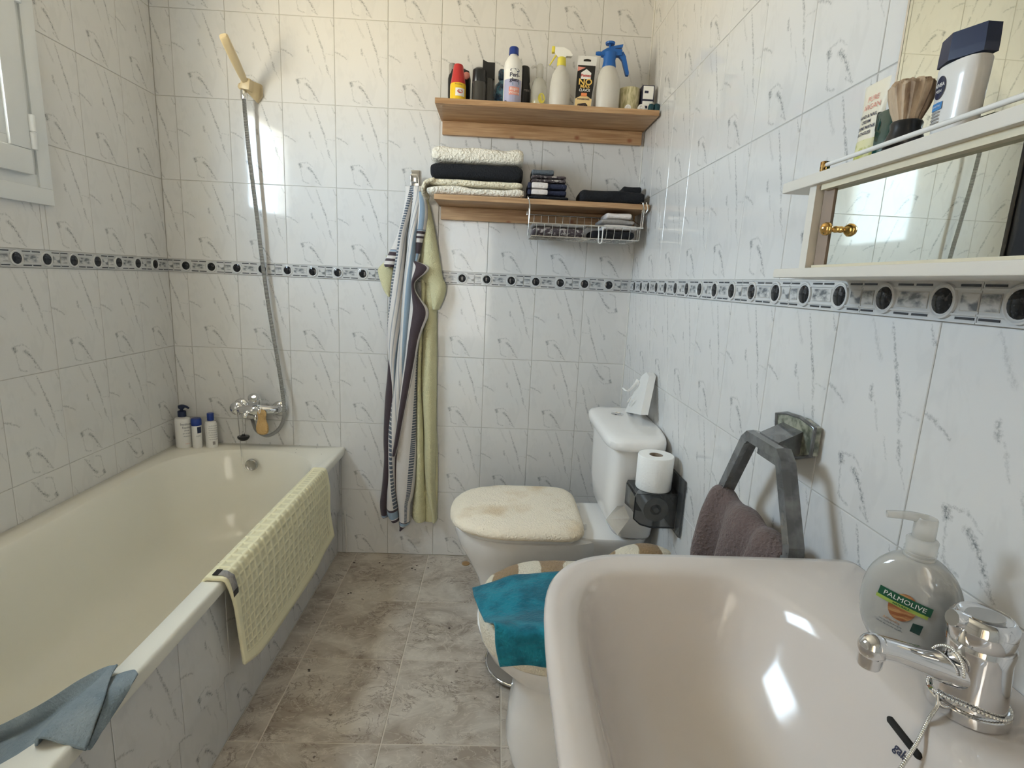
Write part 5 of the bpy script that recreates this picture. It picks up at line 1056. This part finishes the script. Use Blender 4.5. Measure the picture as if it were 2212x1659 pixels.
# brush
bx_,by_=1.776,-1.573
t=root('shaving_brush',(bx_,by_,CZ),'shaving brush with badger bristles and black base','brush',CG)
ob('base',MB().lathe((bx_,by_,CZ),[(.021,0),(.0225,.002),(.0205,.02),(.0165,.034),(.0175,.042),(.016,.045)],26),'black',t)
mb=MB(); R=[]
for h_,r_ in ((.040,.0125),(.05,.0145),(.065,.0195),(.082,.0235),(.092,.0245),(.098,.021),(.101,.012),(.102,.002)):
    R.append([Vector((bx_+r_*math.cos(a)*(1+.05*math.sin(a*17)),by_+r_*math.sin(a)*(1+.05*math.sin(a*17)),CZ+h_+.002*math.sin(a*13))) for a in [2*PI*j/68 for j in range(68)]])
mb.rings(R)
for k in range(260):
    a=random.uniform(0,2*PI); r0_=.0125*random.random()**.5; r1_=r0_/.0125*.0255; z1_=CZ+random.uniform(.090,.104)-(r1_/.0255)**2*.006
    p0=Vector((bx_+r0_*math.cos(a),by_+r0_*math.sin(a),CZ+.045)); p1=Vector((bx_+r1_*math.cos(a),by_+r1_*math.sin(a),z1_)); s_=Vector((-math.sin(a),math.cos(a),0))*.0005
    mb.add([p0-s_,p0+s_,p1+s_*.4,p1-s_*.4],[[0,1,2,3]])
ob('bristles',mb,'bristle',t,auto=30); t.scale=(.92,.92,.76)
# lotion bottle
lx,ly=1.788,-1.627
t=root('aftershave_bottle',(lx,ly,CZ),'white lotion bottle with faceted navy cap on the cabinet top','bottle',CG)
def lr(z,wy_,dx_,n=2.6,N=40): return [Vector((lx+dx_*math.copysign(abs(math.cos(a))**(2/n),math.cos(a)),ly+wy_*math.copysign(abs(math.sin(a))**(2/n),math.sin(a)),CZ+z*.97)) for a in [2*PI*j/N for j in range(N)]]
ob('bottle_body',MB().rings([lr(0,.027,.017),lr(.003,.030,.019),lr(.03,.033,.020),(lr(.085,.036,.0205)),lr(.104,.0365,.021),lr(.107,.035,.0195)]),'pearl',t)
cap=[(-.013,.036),(-.0235,.004),(-.007,-.036),(.014,-.036),(.018,.036)]
ob('cap',MB().rings([[Vector((lx+a,ly+b,CZ+.1065)) for a,b in cap],[Vector((lx+a,ly+b,CZ+.118)) for a,b in cap],[Vector((lx+a*.98,ly+b*.96,CZ+.142)) for a,b in cap]]),'navy',t,smooth=False)
def lf_(yc,z0,e=.0008):
    def fn(x,y):
        wy_=.0345; s=(yc-x-ly)/wy_; s=max(-.97,min(.97,s)); k=(1-abs(s)**2.6)**(1/2.6); return Vector((lx-.0206*k-e,yc-x,CZ+z0+y))
    return fn
mb=MB(); fn=lf_(ly+.014,.075); mb.rings([[fn(.0115*k*math.cos(a),.0155*k*math.sin(a)) for a in [2*PI*j/28 for j in range(28)]] for k in (1,.6,.02)],0,(False,True)); ob('round_logo',mb,'navy',t,rc=False)
text('NIVEA',.0072,lf_(ly+.014,.078,.0014),'lettering','txwhite',t,bold=True); text('MEN',.0062,lf_(ly+.014,.070,.0014),'lettering','txwhite',t)
mb=MB(); fn=lf_(ly+.014,.050); mb.rings([[fn(-.011+.022*i/8,y) for i in range(9)] for y in (-.005,.005)],0,(False,False),closed=False); ob('blue_flash',mb,'skyprint',t,rc=False)
text('SENSITIVE',.0036,lf_(ly+.014,.050,.0013),'lettering','txwhite',t)
mb=MB(); fn=lf_(ly+.014,.036)
for q in range(4): mb.rings([[fn(-.010+.018*i/8,y-.0045*q+.006) for i in range(9)] for y in (-.0012,.0012)],0,(False,False),closed=False)
ob('small_print',mb,'greycloth',t,rc=False); t.scale=(.72,.72,.74)
# ---- specks of dirt on the floor and bath rim
def specks(name,pts,label,cat='dirt'):
    mb=MB()
    for p,r_ in pts:
        n=7; mb.add([(p[0]+r_*random.uniform(.6,1.1)*math.cos(2*PI*j/n)*1.4,p[1]+r_*random.uniform(.6,1.1)*math.sin(2*PI*j/n),p[2]+.0006) for j in range(n)]+[(p[0],p[1],p[2]+.0015)],[[j,(j+1)%n,n] for j in range(n)])
    o=ob(name,mb,'dirt',loc=pts[0][0],label=label,cat=cat,kind='stuff',rc=False)
specks('floor_dirt',[(p,.004) for p in [(1,-0.12,0),(1.015,-0.131,0),(1.068,-0.113,0),(0.746,-0.088,0),(0.792,-0.312,0),(0.783,-0.318,0),(0.774,-0.73,0),(0.777,-0.736,0),(1.193,-0.511,0),(0.854,-0.083,0),(1.016,-0.097,0),(1.366,-0.827,0)]],'dark specks of dirt scattered on the floor tiles')
specks('rim_dirt',[(p,.0018) for p in [(0.506,-0.059,0.492),(0.517,-0.1,0.493),(0.579,-0.031,0.492),(0.623,-0.106,0.492),(0.501,-0.008,0.493),(0.265,-0.036,0.492),(0.215,-0.003,0.492),(0.328,-0.003,0.492)]],'tiny dark specks on the back rim of the bathtub')
